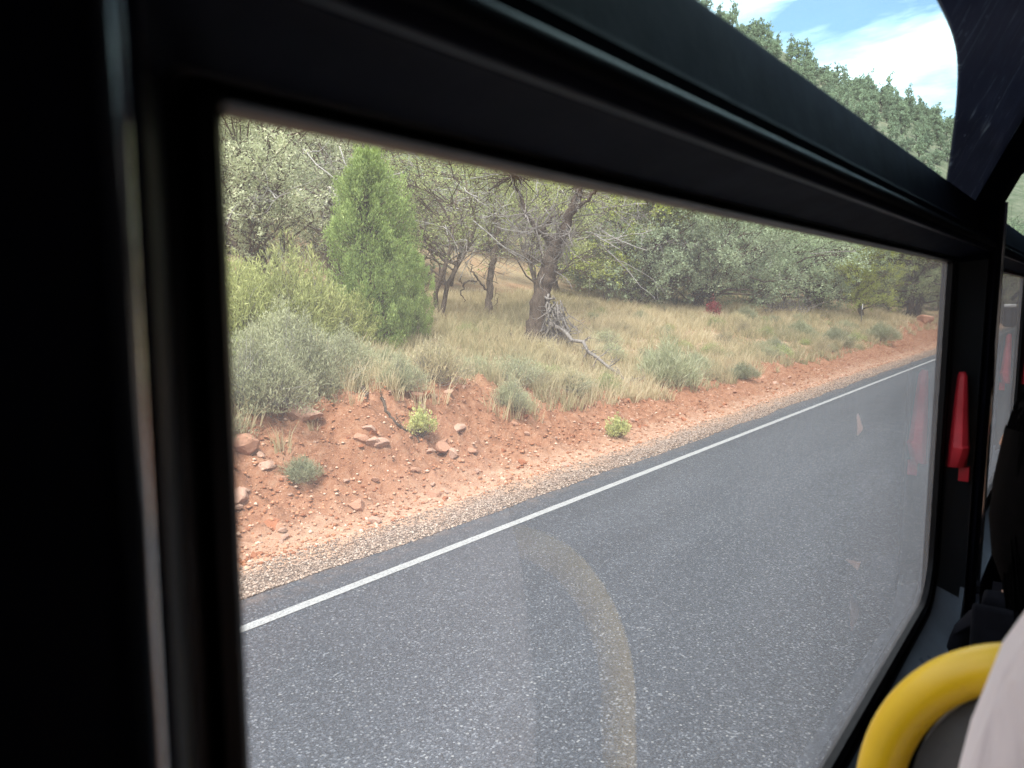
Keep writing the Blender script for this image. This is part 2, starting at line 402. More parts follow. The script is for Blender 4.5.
cd = bpy.data.cameras.new('camera'); cam = bpy.data.objects.new('camera', cd); C.objects.link(cam); sc.camera = cam
cd.sensor_width = 36; cd.lens = FPX/1024*36; cd.clip_start = .01; cd.clip_end = 3000
cam.location = CAM; cam.rotation_euler = Vector(-FW).to_track_quat('Z', 'Y').to_euler()
cd.dof.use_dof = True; cd.dof.focus_distance = 14; cd.dof.aperture_fstop = 8.5
sc.view_settings.view_transform = 'Standard'; sc.view_settings.look = 'None'; sc.view_settings.gamma = 1; sc.view_settings.exposure = 1.8
try:
    sc.cycles.use_denoising = True; sc.cycles.denoiser = 'OPENIMAGEDENOISE'
    sc.cycles.max_bounces = 8; sc.cycles.transparent_max_bounces = 10; sc.cycles.caustics_reflective = False; sc.cycles.caustics_refractive = False
    sc.cycles.use_light_tree = True
except Exception as e: print(e)

# ================================================================== GROUND
xs = np.concatenate([[-900, -500, -250, -120, -60, -30, -15], np.arange(-8, 2, 1), np.arange(2, 16, .065), np.arange(16, 26, .13), np.arange(26, 60, .4), np.arange(60, 340, 2.5), [345, 380, 450, 600, 900]])
ys = np.concatenate([[-900, -450, -200, -100, -60], np.arange(-40, -6, 2), [-6, -5, -4, -3.6, 0, 4.5, 4.9], np.arange(4.98, 9.3, .055), np.arange(9.3, 21, .17), np.arange(21, 110, 1.8), [112, 130, 170, 250, 400, 900]])
GX, GY = np.meshgrid(xs, ys, indexing='ij'); GZ = height(GX, GY)
nx, ny = GX.shape
idx = np.arange(nx*ny).reshape(nx, ny)
F = np.stack([idx[:-1, :-1], idx[1:, :-1], idx[1:, 1:], idx[:-1, 1:]], -1).reshape(-1, 4)
ground = mesh_np('ground', np.stack([GX, GY, GZ], -1).reshape(-1, 3), F, ground_mat(), None, True)
tag(ground, kind='structure')

rx = np.arange(-60, 112, .12)
edge = ROAD_EDGE + .035*fbm(rx*2.1, rx*0, 3, 4) + .012*fbm(rx*11, rx*0, 5, 2)
edge2 = -3.3 + .05*fbm(rx*2, rx*0, 8)
V = np.concatenate([np.stack([rx, edge2, rx*0], 1), np.stack([rx, edge-.012, rx*0], 1), np.stack([rx, edge, rx*0-.035], 1)])
n = len(rx); i = np.arange(n-1)
F = np.concatenate([np.stack([i, i+1, n+i+1, n+i], 1), np.stack([n+i, n+i+1, 2*n+i+1, 2*n+i], 1)])
tag(mesh_np('road', V, F, asphalt_mat()), kind='structure')
def line(name, y0, y1, m, z=.004):
    V = np.concatenate([np.stack([rx, y0+.004*fbm(rx*9, rx*0, 2, 2), rx*0+z], 1), np.stack([rx, y1+.004*fbm(rx*9, rx*0, 6, 2), rx*0+z], 1)])
    return tag(mesh_np(name, V, np.stack([i, i+1, n+i+1, n+i], 1), m), kind='structure')
WP = paint_mat('white_road_paint', (.33, .33, .325)); YP = paint_mat('yellow_road_paint', (.6, .4, .04))
line('road_marking', 4.51, 4.605, WP); line('road_marking', -2.95, -2.84, WP)
line('road_marking', .50, .60, YP); line('road_marking', .68, .78, YP)

# gravel: loose stones on the shoulder
def pebbles(name, pts, sz, mat_, label, tones):
    base = np.array([(1,0,0),(-1,0,0),(0,1,0),(0,-1,0),(0,0,1),(0,0,-1)], float)
    tri = np.array([(0,2,4),(2,1,4),(1,3,4),(3,0,4),(2,0,5),(1,2,5),(3,1,5),(0,3,5)])
    k = len(pts)
    J = base[None]*(.75+.5*rng.random((k, 6, 1)))
    J = J*np.stack([sz*(.8+.5*rng.random(k)), sz*(.6+.5*rng.random(k)), sz*(.35+.35*rng.random(k))], 1)[:, None]
    a = rng.random(k)*6.28; ca, sa = np.cos(a), np.sin(a)
    X = J[..., 0]*ca[:, None]-J[..., 1]*sa[:, None]; Y_ = J[..., 0]*sa[:, None]+J[..., 1]*ca[:, None]
    V = np.stack([X, Y_, J[..., 2]], -1)+pts[:, None]
    F = (tri[None]+np.arange(k)[:, None, None]*6).reshape(-1, 3)
    o = mesh_np(name, V.reshape(-1, 3), F, mat_, None, False, {'tone': np.repeat(tones, 6)})
    return tag(o, label, kind='stuff', cat='gravel')
def tone_mat(name, stops, rough=.9):
    m, nt, b, out = mat(name); a = N(nt, 'ShaderNodeAttribute', attribute_name='tone')
    g = N(nt, 'ShaderNodeTexCoord').outputs['Object']
    c = mix(nt, 1.0, ramp(nt, a.outputs['Fac'], stops), ramp(nt, noise(nt, g, 90, 3), [(.3, .8), (.7, 1.15)]), 'MULTIPLY')
    nt.links.new(c, b.inputs['Base Color']); b.inputs['Roughness'].default_value = rough; b.inputs['Specular IOR Level'].default_value = .2
    return m
PEB = tone_mat('gravel_stone', [(0, (.10, .075, .06)), (.4, (.24, .17, .13)), (.7, (.36, .26, .20)), (1, (.50, .41, .34))])
k = 34000
u = rng.random(k); gx = 2.2 + 40*rng.random(k)**1.9; gy = 4.97 + .62*rng.random(k)**1.4 + .12*fbm(gx*.9, gx*0, 41); gy = np.maximum(gy, 4.93)
gz = np.where(gy < 5.05, .0, np.maximum(height(gx, gy), -.015))
pebbles('gravel', np.stack([gx, gy, gz+.004], 1), .007+.013*rng.random(k)**2.2, PEB, 'loose pale roadside gravel along the asphalt edge', rng.random(k))
SOILP = tone_mat('red_stone', [(0, (.24, .085, .04)), (.5, (.42, .19, .10)), (.8, (.52, .29, .19)), (1, (.66, .47, .36))])
k = 34000
gx = 2.2 + 44*rng.random(k)**1.7; gy = 5.55 + 2.6*rng.random(k)**1.1
gz = height(gx, gy)
pebbles('soil_crumbs', np.stack([gx, gy, gz+.002], 1), .007+.030*rng.random(k)**3, SOILP, 'small red stones and clods crumbling down the cut bank', rng.random(k))

# rocks (individual things)
import bmesh
ROCKM = []
for nm, c in (('pale_sandstone', (.50, .27, .18)), ('red_sandstone', (.42, .165, .085)), ('pink_sandstone', (.56, .35, .26))):
    m, nt, b, out = mat(nm); g = N(nt, 'ShaderNodeTexCoord').outputs['Object']
    f = noise(nt, g, 14, 6, .65); nt.links.new(ramp(nt, f, [(.3, [v*.6 for v in c]), (.55, c), (.75, [min(1, v*1.25) for v in c])]), b.inputs['Base Color'])
    b.inputs['Roughness'].default_value = .92; b.inputs['Specular IOR Level'].default_value = .15; bump(nt, f, .8, .02, b); ROCKM.append(m)
def rock_mesh(seed, mat_):
    r = np.random.default_rng(seed); bm = bmesh.new(); bmesh.ops.create_icosphere(bm, subdivisions=3, radius=1)
    pl = [r.normal(size=3) for _ in range(13)]; pl = [p/np.linalg.norm(p) for p in pl]; ds = [.42+.36*r.random() for _ in pl]
    for v in bm.verts:
        p = np.array(v.co)
        for q, dd in zip(pl, ds):
            e = p@q - dd
            if e > 0: p = p - q*e*.995
        p = p*1.35*(1+.025*(r.random()-.5))
        v.co = p
    me = bpy.data.meshes.new('rock'); bm.to_mesh(me); bm.free(); me.materials.append(mat_); return me
RM = [rock_mesh(s, ROCKM[s % 3]) for s in range(9)]
def rock(p, size, k, label, group=None, rz=None, name='rock', sink=.3):
    o = bpy.data.objects.new(name, RM[k % 9]); C.objects.link(o)
    o.scale = size; o.rotation_euler = (random.uniform(-.35, .35), random.uniform(-.35, .35), random.uniform(0, 6.28) if rz is None else rz)
    o.location = (p[0], p[1], p[2]+size[2]*(1-2*sink)); return tag(o, label, 'rock', group)
named_rocks = [
 (262, 310, .30, .22, .13, 'flat reddish sandstone slab in the soil by the window edge', 1),
 (300, 418, .17, .12, .09, 'pale angular rock under the grey sagebrush', 2),
 (243, 446, .13, .10, .08, 'pinkish boulder on the bank beside the left window edge', 0),
 (240, 500, .07, .06, .08, 'upright pale stone low on the bank by the window edge', 2),
 (363, 440, .075, .06, .04, 'left rock of the small pile on the red bank', 0),
 (376, 444, .10, .06, .04, 'largest rock of the small pile on the red bank', 2),
 (372, 434, .06, .05, .035, 'top rock of the small pile on the red bank', 1),
 (417, 398, .08, .06, .05, 'rounded rock just above the small green bush on the bank', 0),
 (428, 395, .06, .04, .03, 'dark red rock beside the rounded rock above the small bush', 1),
 (458, 430, .09, .05, .05, 'tilted pale pink rock on the bank right of the small bush', 2),
 (445, 450, .12, .07, .06, 'blocky sandstone rock in the middle of the red bank', 0),
 (453, 456, .06, .05, .04, 'small rock touching the blocky sandstone rock', 2),
 (268, 467, .06, .05, .04, 'small pale stone below the sagebrush on the bank', 2),
 (473, 452, .05, .04, .03, 'small pink stone to the right of the blocky rock', 0),
 (567, 466, .05, .045, .03, 'whitish stone at the toe of the bank beside the gravel', 2),
 (925, 322, .35, .25, .2, 'pale boulder on the far red bank near the window frame', 0),
]
for (px, py, a, b_, c, lab, k) in named_rocks:
    p = hit(px, py)
    rock(p, (a*1.35, b_*1.35, c*1.45), k+3*random.randrange(3), lab)
for j in range(270):
    x = 3.2+random.random()**1.4*22; y = random.uniform(5.7, 8.3)
    s = random.uniform(.018, .05)*(1.9 if random.random() < .2 else 1)
    rock((x, y, hz(x, y)), (s*1.3, s, s*.7), j, 'small stone half sunk in the red earth of the bank', 'small stones scattered over the red bank', name='stone')

# ================================================================== VEGETATION
def leaves(mb, P, size, tone, aspect=.5, updir=0.0, jitter=.35, dirs=None):
    k = len(P)
    A = rng.normal(size=(k, 3)) if dirs is None else dirs + rng.normal(size=(k, 3))*jitter
    A[:, 2] += updir; A /= np.linalg.norm(A, axis=1)[:, None]+1e-9
    B = np.cross(A, rng.normal(size=(k, 3))); B /= np.linalg.norm(B, axis=1)[:, None]+1e-9
    s = np.asarray(size)*(.6+.8*rng.random(k)); s = s[:, None]
    V = np.stack([P, P+A*s*.5+B*s*aspect*.5, P+A*s, P+A*s*.5-B*s*aspect*.5], 1).reshape(-1, 3)
    Q = np.arange(4*k).reshape(k, 4)
    mb.add(V, None, Q, np.repeat(np.broadcast_to(tone, (k,)), 4))

def wander(p0, p1, n=6, amp=.12, r0=.1, r1=.03):
    p0 = np.array(p0, float); p1 = np.array(p1, float); L = np.linalg.norm(p1-p0)
    t = np.linspace(0, 1, n)[:, None]
    P = p0+(p1-p0)*t + np.cumsum(rng.normal(size=(n, 3)), 0)*amp*L/n*np.sin(t*math.pi*.9+.1)
    P[0] = p0
    return P, np.linspace(r0, r1, n)
def twiggy(mb, p, d, L, r, depth, amp=.35, sides=4):
    """recursive bare branching"""
    d = d/np.linalg.norm(d); n = 5; P = [np.array(p, float)]; dd = d.copy()
    for k in range(n):
        dd = dd + rng.normal(size=3)*amp*.35; dd /= np.linalg.norm(dd); P.append(P[-1]+dd*L/n)
    rad = np.linspace(r, r*.45, n+1); mb.tube(P, rad, sides, cap=False)
    if depth > 0:
        for k in range(3):
            i_ = rng.integers(2, n+1); nd = dd*.6+rng.normal(size=3)*.75
            twiggy(mb, P[i_], nd, L*rng.uniform(.45, .75), rad[i_]*.7, depth-1, amp, 3)

def make_tree(name, label, cat, H, RX, RZ, zc, ncl, nl, lsize, fm, bm_, trunk_r=.15, rc=.5, nstem=2, seed=0, aspect=.5, bare=0, group=None, tonebias=0, shell=.45, twigs=True):
    """crown of leaf clusters on limbs; centre height zc, radii RX, RZ"""
    global rng
    rng = np.random.default_rng(100+seed)
    root = empty(name, (0, 0, 0), 0, label, cat, group)
    wb = MB(); fb = MB()
    D = rng.normal(size=(ncl, 3)); D /= np.linalg.norm(D, axis=1)[:, None]
    rr = shell+(1-shell)*rng.random(ncl)**.6
    lob = 1+.22*np.sin(D[:, 0]*3.1+seed)+.2*np.cos(D[:, 1]*4.3+seed*2)+.15*rng.normal(size=ncl)
    Cc = D*rr[:, None]*lob[:, None]*np.array([RX, RX, RZ]); Cc[:, 2] = np.maximum(Cc[:, 2]+zc, .35)
    stems = []
    for k in range(nstem):
        a = rng.random()*6.28; top = np.array([math.cos(a)*RX*.3, math.sin(a)*RX*.3, zc+RZ*.3*rng.uniform(.2, 1.3)])
        P, r_ = wander((math.cos(a)*trunk_r*.8*(nstem > 1), math.sin(a)*trunk_r*.8*(nstem > 1), -.15), top, 9, .22, trunk_r, trunk_r*.3)
        r_[0] *= 1.35
        wb.tube(P, r_, 8); stems.append((P, r_))
    for c in Cc:
        P, r_ = stems[rng.integers(nstem)]
        i_ = min(len(P)-1, max(2, int(np.argmin(np.linalg.norm(P-c*np.array([.6, .6, .75]), axis=1)))))
        L, lr = wander(P[i_], c, 6, .3, r_[i_]*.45, .012)
        wb.tube(L, lr, 5, cap=False)
        if twigs:
            for q in range(5):
                e = c+rng.normal(size=3)*rc*.8
                T_, tr = wander(L[-2], e, 4, .4, .011, .004); wb.tube(T_, tr, 3, cap=False)
        m = int(nl*rng.uniform(.6, 1.4))
        # leaves sit in sprays
        ns = max(3, m//28)
        S = c+rng.normal(size=(ns, 3))*rc*np.array([.62, .62, .45]); si = rng.integers(0, ns, m)
        sd = rng.normal(size=(ns, 3)); sd /= np.linalg.norm(sd, axis=1)[:, None]
        along = rng.random(m)-.5
        Pn = S[si]+sd[si]*along[:, None]*rc*.75+rng.normal(size=(m, 3))*rc*.11
        tn = np.clip(.5+tonebias+rng.normal()*.10+.09*rng.normal(size=ns)[si]+.16*rng.normal(size=m), 0, 1)
        leaves(fb, Pn, lsize, tn, aspect)
    db = MB()
    for q in range(bare):
        a = rng.random()*6.28; z = zc+rng.uniform(-.8, .6)*RZ
        d = np.array([math.cos(a), math.sin(a), rng.uniform(-.9, .2)])
        twiggy(db, d*np.array([RX*.68, RX*.68, 0])+np.array([0, 0, z]), d, RX*rng.uniform(.35, .7), .020, 3)
    wb.build('trunk', bm_, root, True)
    if bare: db.build('bare_branches', TWIG, root, True)
    fb.build('crown', fm, root, False, attr=True)
    return root
BARK = bark_mat('grey_brown_bark', (.06, .045, .035), (.20, .16, .13), (.30, .26, .22))
BARKD = bark_mat('dark_bark', (0.036, 0.026, 0.020), (0.112, 0.084, 0.064), (0.208, 0.168, 0.136))
DEAD = bark_mat('bleached_dead_wood', (.12, .105, .095), (.28, .255, .235), (.42, .395, .37))
TWIG = bark_mat('pale_bare_twigs', (.25, .235, .22), (.45, .43, .41), (.55, .53, .5))
F_SILVER = foliage_mat('silver_green_leaves', [(0, (0.233, 0.259, 0.156)), (.45, (0.456, 0.488, 0.315)), (.75, (0.660, 0.693, 0.466)), (1, (0.899, 0.845, 0.666))], 0.45)
F_OLIVE = foliage_mat('olive_leaves', [(0, (0.199, 0.229, 0.086)), (.5, (0.405, 0.455, 0.189)), (1, (0.660, 0.718, 0.339))], 0.45)
F_GREEN = foliage_mat('fresh_green_needles', [(0, (0.192, 0.260, 0.086)), (.5, (0.402, 0.519, 0.182)), (.8, (0.556, 0.693, 0.259)), (1, (0.766, 0.884, 0.380))], 0.5)
F_YEL = foliage_mat('yellow_green_leaves', [(0, (0.227, 0.262, 0.061)), (.5, (0.425, 0.482, 0.121)), (1, (0.680, 0.729, 0.223))], 0.5)
F_OAK = foliage_mat('grey_green_leaves', [(0, (0.172, 0.217, 0.132)), (.5, (0.339, 0.419, 0.259)), (.8, (0.486, 0.590, 0.378)), (1, (0.705, 0.827, 0.559))], 0.42)
F_DARK = foliage_mat('dark_green_leaves', [(0, (0.114, 0.134, 0.072)), (.5, (0.225, 0.267, 0.132)), (1, (0.404, 0.450, 0.237))], 0.4)
F_SAGE = foliage_mat('sage_leaves', [(0, (0.216, 0.223, 0.132)), (.5, (0.420, 0.433, 0.264)), (1, (0.636, 0.642, 0.422))], 0.4)
F_RABBIT = foliage_mat('rabbitbrush_leaves', [(0, (0.252, 0.279, 0.104)), (.5, (0.489, 0.519, 0.209)), (1, (0.756, 0.754, 0.341))], 0.45)
F_RED = foliage_mat('red_leaves', [(0, (.22, .02, .03)), (.5, (.38, .05, .06)), (1, (.5, .12, .11))], .3)
F_HILL = foliage_mat('hill_leaves', [(0, (0.140, 0.152, 0.090)), (.5, (0.266, 0.289, 0.172)), (1, (0.437, 0.455, 0.280))], 0.35)
F_STRAW = foliage_mat('dry_grass', [(0, (0.309, 0.304, 0.162)), (.25, (0.433, 0.402, 0.234)), (.5, (0.597, 0.510, 0.315)), (.75, (0.721, 0.608, 0.396)), (1, (0.824, 0.725, 0.513))], .5)
F_TUS = foliage_mat('tussock_leaves', [(0, (.22, .245, .13)), (.5, (.37, .39, .235)), (1, (.56, .56, .39))], .45)

def place(o, px, dist, rz=0, s=1, base=None):
    """stand a thing on the ground in the direction of pixel column px at a horizontal distance"""
    d = ray(px, 300); h = d[:2]/np.linalg.norm(d[:2]); x, y = h*dist
    o.location = (x, y, hz(x, y)-.03); o.rotation_euler = (0, 0, rz); o.scale = (s, s, s); return o
def top_row(x, y, z):
    v = np.array([x, y, z])-CAM; f = v@FW; return 512+FPX*(v@RT)/f, 384-FPX*(v@UP)/f
def fits(px, ds, h):
    x, y, z = spot(px, ds); a, b_ = top_row(x, y, z+h); return a < 690 or b_ > .72*(a-696)+6
def spot(px, dist):
    d = ray(px, 300); h = d[:2]/np.linalg.norm(d[:2]); x, y = h*dist
    return (x, y, hz(x, y)-.03)

silver = make_tree('silverleaf_tree', 'large silver-leaved tree with arching bare stems in the window corner', 'tree', 5.5, 2.2, 2.0, 3.3, 70, 420, .075, F_SILVER, BARK, .13, .5, 4, 1, .38, bare=7)
place(silver, 262, 19.0)
copy_tree(silver, spot(205, 22), 2.2, 1.1, 'silver-leaved tree cut by the left window edge, set further back')
copy_tree(silver, spot(335, 24), 4.0, 1.1, 'silver-leaved tree rising behind the bright green juniper')
scrub = make_tree('scrub_tree', 'twiggy olive tree thick with bleached dead branches right of the juniper', 'tree', 5, 2.4, 1.7, 3.2, 60, 190, .06, F_OLIVE, BARK, .075, .55, 2, 2, .45, bare=46, tonebias=.05)
place(scrub, 436, 21.5)
copy_tree(scrub, spot(541, 25), 2.4, 1.15, 'olive scrub tree behind the two dark trunks')
copy_tree(scrub, spot(405, 28), 4.2, 1.2, 'olive scrub tree in the second row between juniper and slim trunk')
yel = make_tree('yellow_green_tree', 'pale yellow-green tree behind the forked trunk', 'tree', 6, 2.6, 2.4, 3.6, 60, 300, .09, F_YEL, BARK, .12, .6, 2, 3, .6, tonebias=-.12)
place(yel, 606, 33)
copy_tree(yel, spot(560, 36), 2.0, 1.1, 'yellowish tree half hidden behind the fork of the dark trunk')
copy_tree(yel, spot(866, 43), 1.0, .66, 'small yellow-leaved tree before the dark trees at the window end')
oak = make_tree('live_oak', 'rounded grey-green oak with low hanging crown, nearest of the oaks', 'tree', 6, 3.2, 2.3, 2.9, 95, 420, .095, F_OAK, BARKD, .2, .62, 3, 4, .5, bare=4)
place(oak, 650, 33.5)
for px, ds, rz, s, lab in ((706, 35, 2, 1.02, 'grey-green oak above the small red shrub'), (608, 42, 4, 1.15, 'grey-green oak showing behind the pale yellow-green tree'), (765, 41, 3, 1.08, 'grey-green oak with dark hollow beneath, middle of the row'),
                       (812, 45, 5, 1.0, 'grey-green oak left of the small yellow tree'), (738, 52, 1, 1.4, 'tall grey-green oak rising behind the middle of the row')):
    copy_tree(oak, spot(px, ds), rz, s, lab)
dark = make_tree('dark_juniper', 'dark green juniper beside the right end of the main window', 'tree', 5, 2.6, 2.4, 2.8, 80, 360, .09, F_DARK, BARKD, .2, .55, 2, 5, .4)
place(dark, 912, 50, 0, 1.15)
for px, ds, rz, s, lab in ((948, 58, 2, 1.35, 'dark juniper partly behind the black window upright'), (1000, 70, 4, 1.5, 'dark juniper seen through the second window'), (880, 62, 1, 1.5, 'tall dark juniper behind the small yellow tree'), (840, 60, 3, 1.3, 'dark juniper behind the last grey-green oak')):
    copy_tree(dark, spot(px, ds), rz, s, lab)
# second rows: hillside behind
rowlab = 'tree in the dense wood covering the slope behind the front trees'
r2 = np.random.default_rng(5)
for j in range(46):
    px = r2.uniform(180, 1010); ds = r2.uniform(30, 62) if px < 700 else r2.uniform(62, 95)
    src = [silver, oak, oak, scrub, dark, oak][r2.integers(6)]
    if px > 620: src = [oak, dark][r2.integers(2)]
    sca = r2.uniform(.9, 1.3) if px < 700 else r2.uniform(.9, 1.2)
    if not fits(px, ds, 5.6*sca): sca *= .62
    if not fits(px, ds, 5.6*sca): continue
    copy_tree(src, spot(px, ds), r2.random()*6.28, sca, rowlab, 'trees of the dense wood on the slope')

# unseen trees added across the road to block light into the bus
for j in range(26):
    x_ = -14+r2.random()*46; y_ = -r2.uniform(11, 24)
    copy_tree([oak, dark, silver][j % 3], (x_, y_, hz(x_, y_)-.1), r2.random()*6.28, r2.uniform(.9, 1.4), 'unseen tree added on the slope across the road to dim the bus', 'unseen trees added across the road to dim the bus')

# the bright green conical juniper: upright sprays
rng = np.random.default_rng(31)
root = empty('green_juniper', spot(370, 15.2), 0, 'bright green conical juniper, the freshest green in view', 'tree')
wb = MB(); fb = MB(); Hj = 3.8
P, r_ = wander((0, 0, -.1), (0, 0, Hj*.9), 9, .08, .08, .015); wb.tube(P, r_, 7)
def jr(z):  # crown radius by height
    return float(np.interp(z/Hj, [0, .1, .32, .62, .8, .91, 1], [.58, .76, .93, .76, .57, .38, .08]))
for q in range(800):
    z = Hj*(.03+.95*rng.random()**.85); a = rng.random()*6.28; lobe = 1+.24*math.sin(a*3+z*1.4)+.18*math.sin(a*7+z*4)
    rad = jr(z)*lobe*rng.uniform(.04, 1)**.5*1.06
    tip = np.array([math.cos(a)*rad, math.sin(a)*rad, z+.10])
    root_p = np.array([0, 0, max(.1, z-.45*rad)])
    if q % 2 == 0:
        L, lr = wander(root_p, tip, 5, .2, .014, .004); wb.tube(L, lr, 3, cap=False)
    m = 90; hh = rng.uniform(.22, .42)
    u = rng.random(m)
    ax = np.array([math.cos(a)*.28, math.sin(a)*.28, 1.]); ax /= np.linalg.norm(ax)
    Pn = tip+ax*((u-.6)*hh)[:, None]+rng.normal(size=(m, 3))*(.075*(1-u*.75))[:, None]
    tn = np.clip(.42+rng.normal()*.13+.15*rng.normal(size=m)+.22*(u-.5), 0, 1)
    leaves(fb, Pn, .06, tn, .28, 0, .4, dirs=np.tile(ax, (m, 1)))
wb.build('trunk', BARK, root, True); fb.build('crown', F_GREEN, root, attr=True)
jun = root
j2 = copy_tree(jun, spot(412, 17.5), 2.0, .52, 'small low juniper at the right foot of the bright green one')

# trunks drawn from the photograph, each at its own distance
def limb(mb, pts, dist, radii, sides=12, sub=6, amp=.022):
    P = np.array([at(px, py, dist+dd) for px, py, dd in pts])
    t = np.linspace(0, len(P)-1, (len(P)-1)*sub+1)
    Pi = np.stack([np.interp(t, np.arange(len(P)), P[:, k]) for k in range(3)], 1)
    # smooth
    for _ in range(2): Pi[1:-1] = (Pi[:-2]+2*Pi[1:-1]+Pi[2:])/4
    ri = np.interp(t, np.arange(len(P)), radii)*(1+.06*rng.normal(size=len(t)))
    Pi += rng.normal(size=Pi.shape)*amp
    mb.tube(Pi, ri, sides)
    return Pi
def localise(mb, base):
    mb.V = [v-np.asarray(base) for v in mb.V]
rng = np.random.default_rng(77)
base = hit(533, 345); D0 = np.linalg.norm(base-CAM); print('trunk', base, D0)
wb = MB(); fb = MB()
limb(wb, [(531, 352, 0), (535, 330, 0), (541, 300, 0), (547, 275, .05), (553, 252, .1), (560, 236, .1)], D0, [.30, .245, .225, .21, .20, .16])
limb(wb, [(556, 245, .1), (565, 225, 0), (573, 206, -.1), (580, 190, -.1), (584, 160, 0), (578, 130, .2)], D0, [.15, .13, .11, .085, .06, .03], 8)
limb(wb, [(555, 244, .1), (546, 236, .2), (536, 228, .3), (527, 216, .4), (520, 196, .5), (508, 165, .6)], D0, [.12, .09, .075, .06, .04, .02], 7)
limb(wb, [(541, 231, .2), (552, 218, .1), (563, 213, 0)], D0, [.05, .035, .02], 6)
limb(wb, [(571, 212, -.1), (588, 200, -.3), (604, 178, -.5), (612, 150, -.6)], D0, [.06, .04, .03, .015], 6)
wb.tube(np.array([at(524, 347, D0-.1), at(528, 338, D0), at(537, 318, D0)]), [.10, .09, .05], 6)
wb.tube(np.array([at(548, 348, D0-.1), at(545, 335, D0), at(543, 318, D0)]), [.10, .08, .05], 6)
tw = MB()
for q in range(70):   # bare twigs about the fork
    px, py = [(565, 222), (536, 228), (525, 214), (577, 198), (560, 236), (548, 270)][q % 6]
    twiggy(tw, at(px, py, D0), rng.normal(size=3)+np.array([0, 0, .25]), rng.uniform(.4, 1.2), .016, 2, .7)
for q in range(60):
    px = rng.uniform(470, 640); py = rng.uniform(95, 205)
    c = at(px, py, D0+.7+abs(rng.normal())*1.1)
    s_ = at(580 if px > 550 else 515, 175, D0)
    L, lr = wander(s_, c, 6, .3, .022, .005); wb.tube(L, lr, 4, cap=False)
    m = 170; Pn = c+rng.normal(size=(m, 3))*.26
    leaves(fb, Pn, .05, np.clip(.55+.1*rng.normal()+.16*rng.normal(size=m), 0, 1), .5)
rt = empty('forked_tree', base, 0, 'leaning tree with a thick dark trunk forking in two above the fallen branch', 'tree')
localise(wb, base); localise(fb, base); localise(tw, base)
tw.build('bare_twigs', DEAD, rt, True); wb.build('trunk', BARKD, rt, True); fb.build('crown', F_OLIVE, rt, attr=True)
# bleached roots and upturned root mat by the trunk
rng = np.random.default_rng(78)
wb = MB()
for pts, r0 in (([(549, 295, -.2), (546, 310, -.25), (552, 322, -.3), (547, 336, -.3)], .035), ([(545, 298, -.2), (557, 300, -.3), (553, 296, -.35)], .03), ([(549, 300, -.2), (549, 318, -.3), (541, 333, -.3)], .03), ([(560, 313, -.2), (567, 328, -.2), (573, 345, -.2)], .05)):
    limb(wb, pts, D0, np.linspace(r0, r0*.4, len(pts)), 5, 4, .02)
for q in range(70):
    twiggy(wb, at(556+rng.normal()*4, 300+abs(rng.normal())*20, D0-.2), np.array([rng.normal()*.4, rng.normal()*.4, -1]), rng.uniform(.3, .8), .02, 1, .6)
b2 = np.array(hit(556, 350)); localise(wb, b2)
o = wb.build('dead_roots', DEAD, None, True); o.location = b2
tag(o, 'tangle of bleached dead wood hanging at the foot of the forked trunk', 'dead wood')
# slim trunk to the left
rng = np.random.default_rng(79)
base = hit(490, 318); D1 = np.linalg.norm(base-CAM)+.3
wb = MB(); fb = MB()
limb(wb, [(488, 322, 0), (489, 300, 0), (491, 275, 0), (494, 255, 0), (497, 236, .1), (500, 205, .2), (496, 170, .2)], D1, [.14, .11, .10, .095, .08, .05, .025], 8)
limb(wb, [(494, 248, 0), (488, 236, .1), (492, 222, .1), (503, 213, .1)], D1, [.05, .04, .03, .015], 5)
# dark crooked branch to the left low
limb(wb, [(487, 290, 0), (478, 280, -.1), (472, 270, -.2), (471, 260, -.2)], D1, [.04, .03, .02, .01], 5)
limb(wb, [(477, 281, -.1), (465, 283, -.2), (461, 292, -.2), (464, 302, -.3)], D1, [.03, .028, .02, .012], 5)
limb(wb, [(465, 283, -.2), (460, 283, -.3), (461, 276, -.3)], D1, [.02, .015, .01], 5)
for q in range(16): twiggy(wb, at(494+rng.normal()*3, rng.uniform(236, 300), D1), rng.normal(size=3)+np.array([0, 0, -.3]), rng.uniform(.4, .9), .012, 2, .5)
for q in range(26):
    px = rng.uniform(430, 540); py = rng.uniform(120, 225); c = at(px, py, D1+rng.normal()*.9)
    L, lr = wander(at(497, 220, D1+.1), c, 6, .35, .02, .005); wb.tube(L, lr, 4, cap=False)
    twiggy(wb, c, rng.normal(size=3), .6, .008, 1, .5)
    m = 120; leaves(fb, c+rng.normal(size=(m, 3))*.28, .05, np.clip(.5+.1*rng.normal()+.16*rng.normal(size=m), 0, 1), .5)
rt = empty('slim_tree', base, 0, 'slim grey trunk with a crooked black side branch left of the forked tree', 'tree')
localise(wb, base); localise(fb, base)
wb.build('trunk', BARK, rt, True); fb.build('crown', F_OLIVE, rt, attr=True)

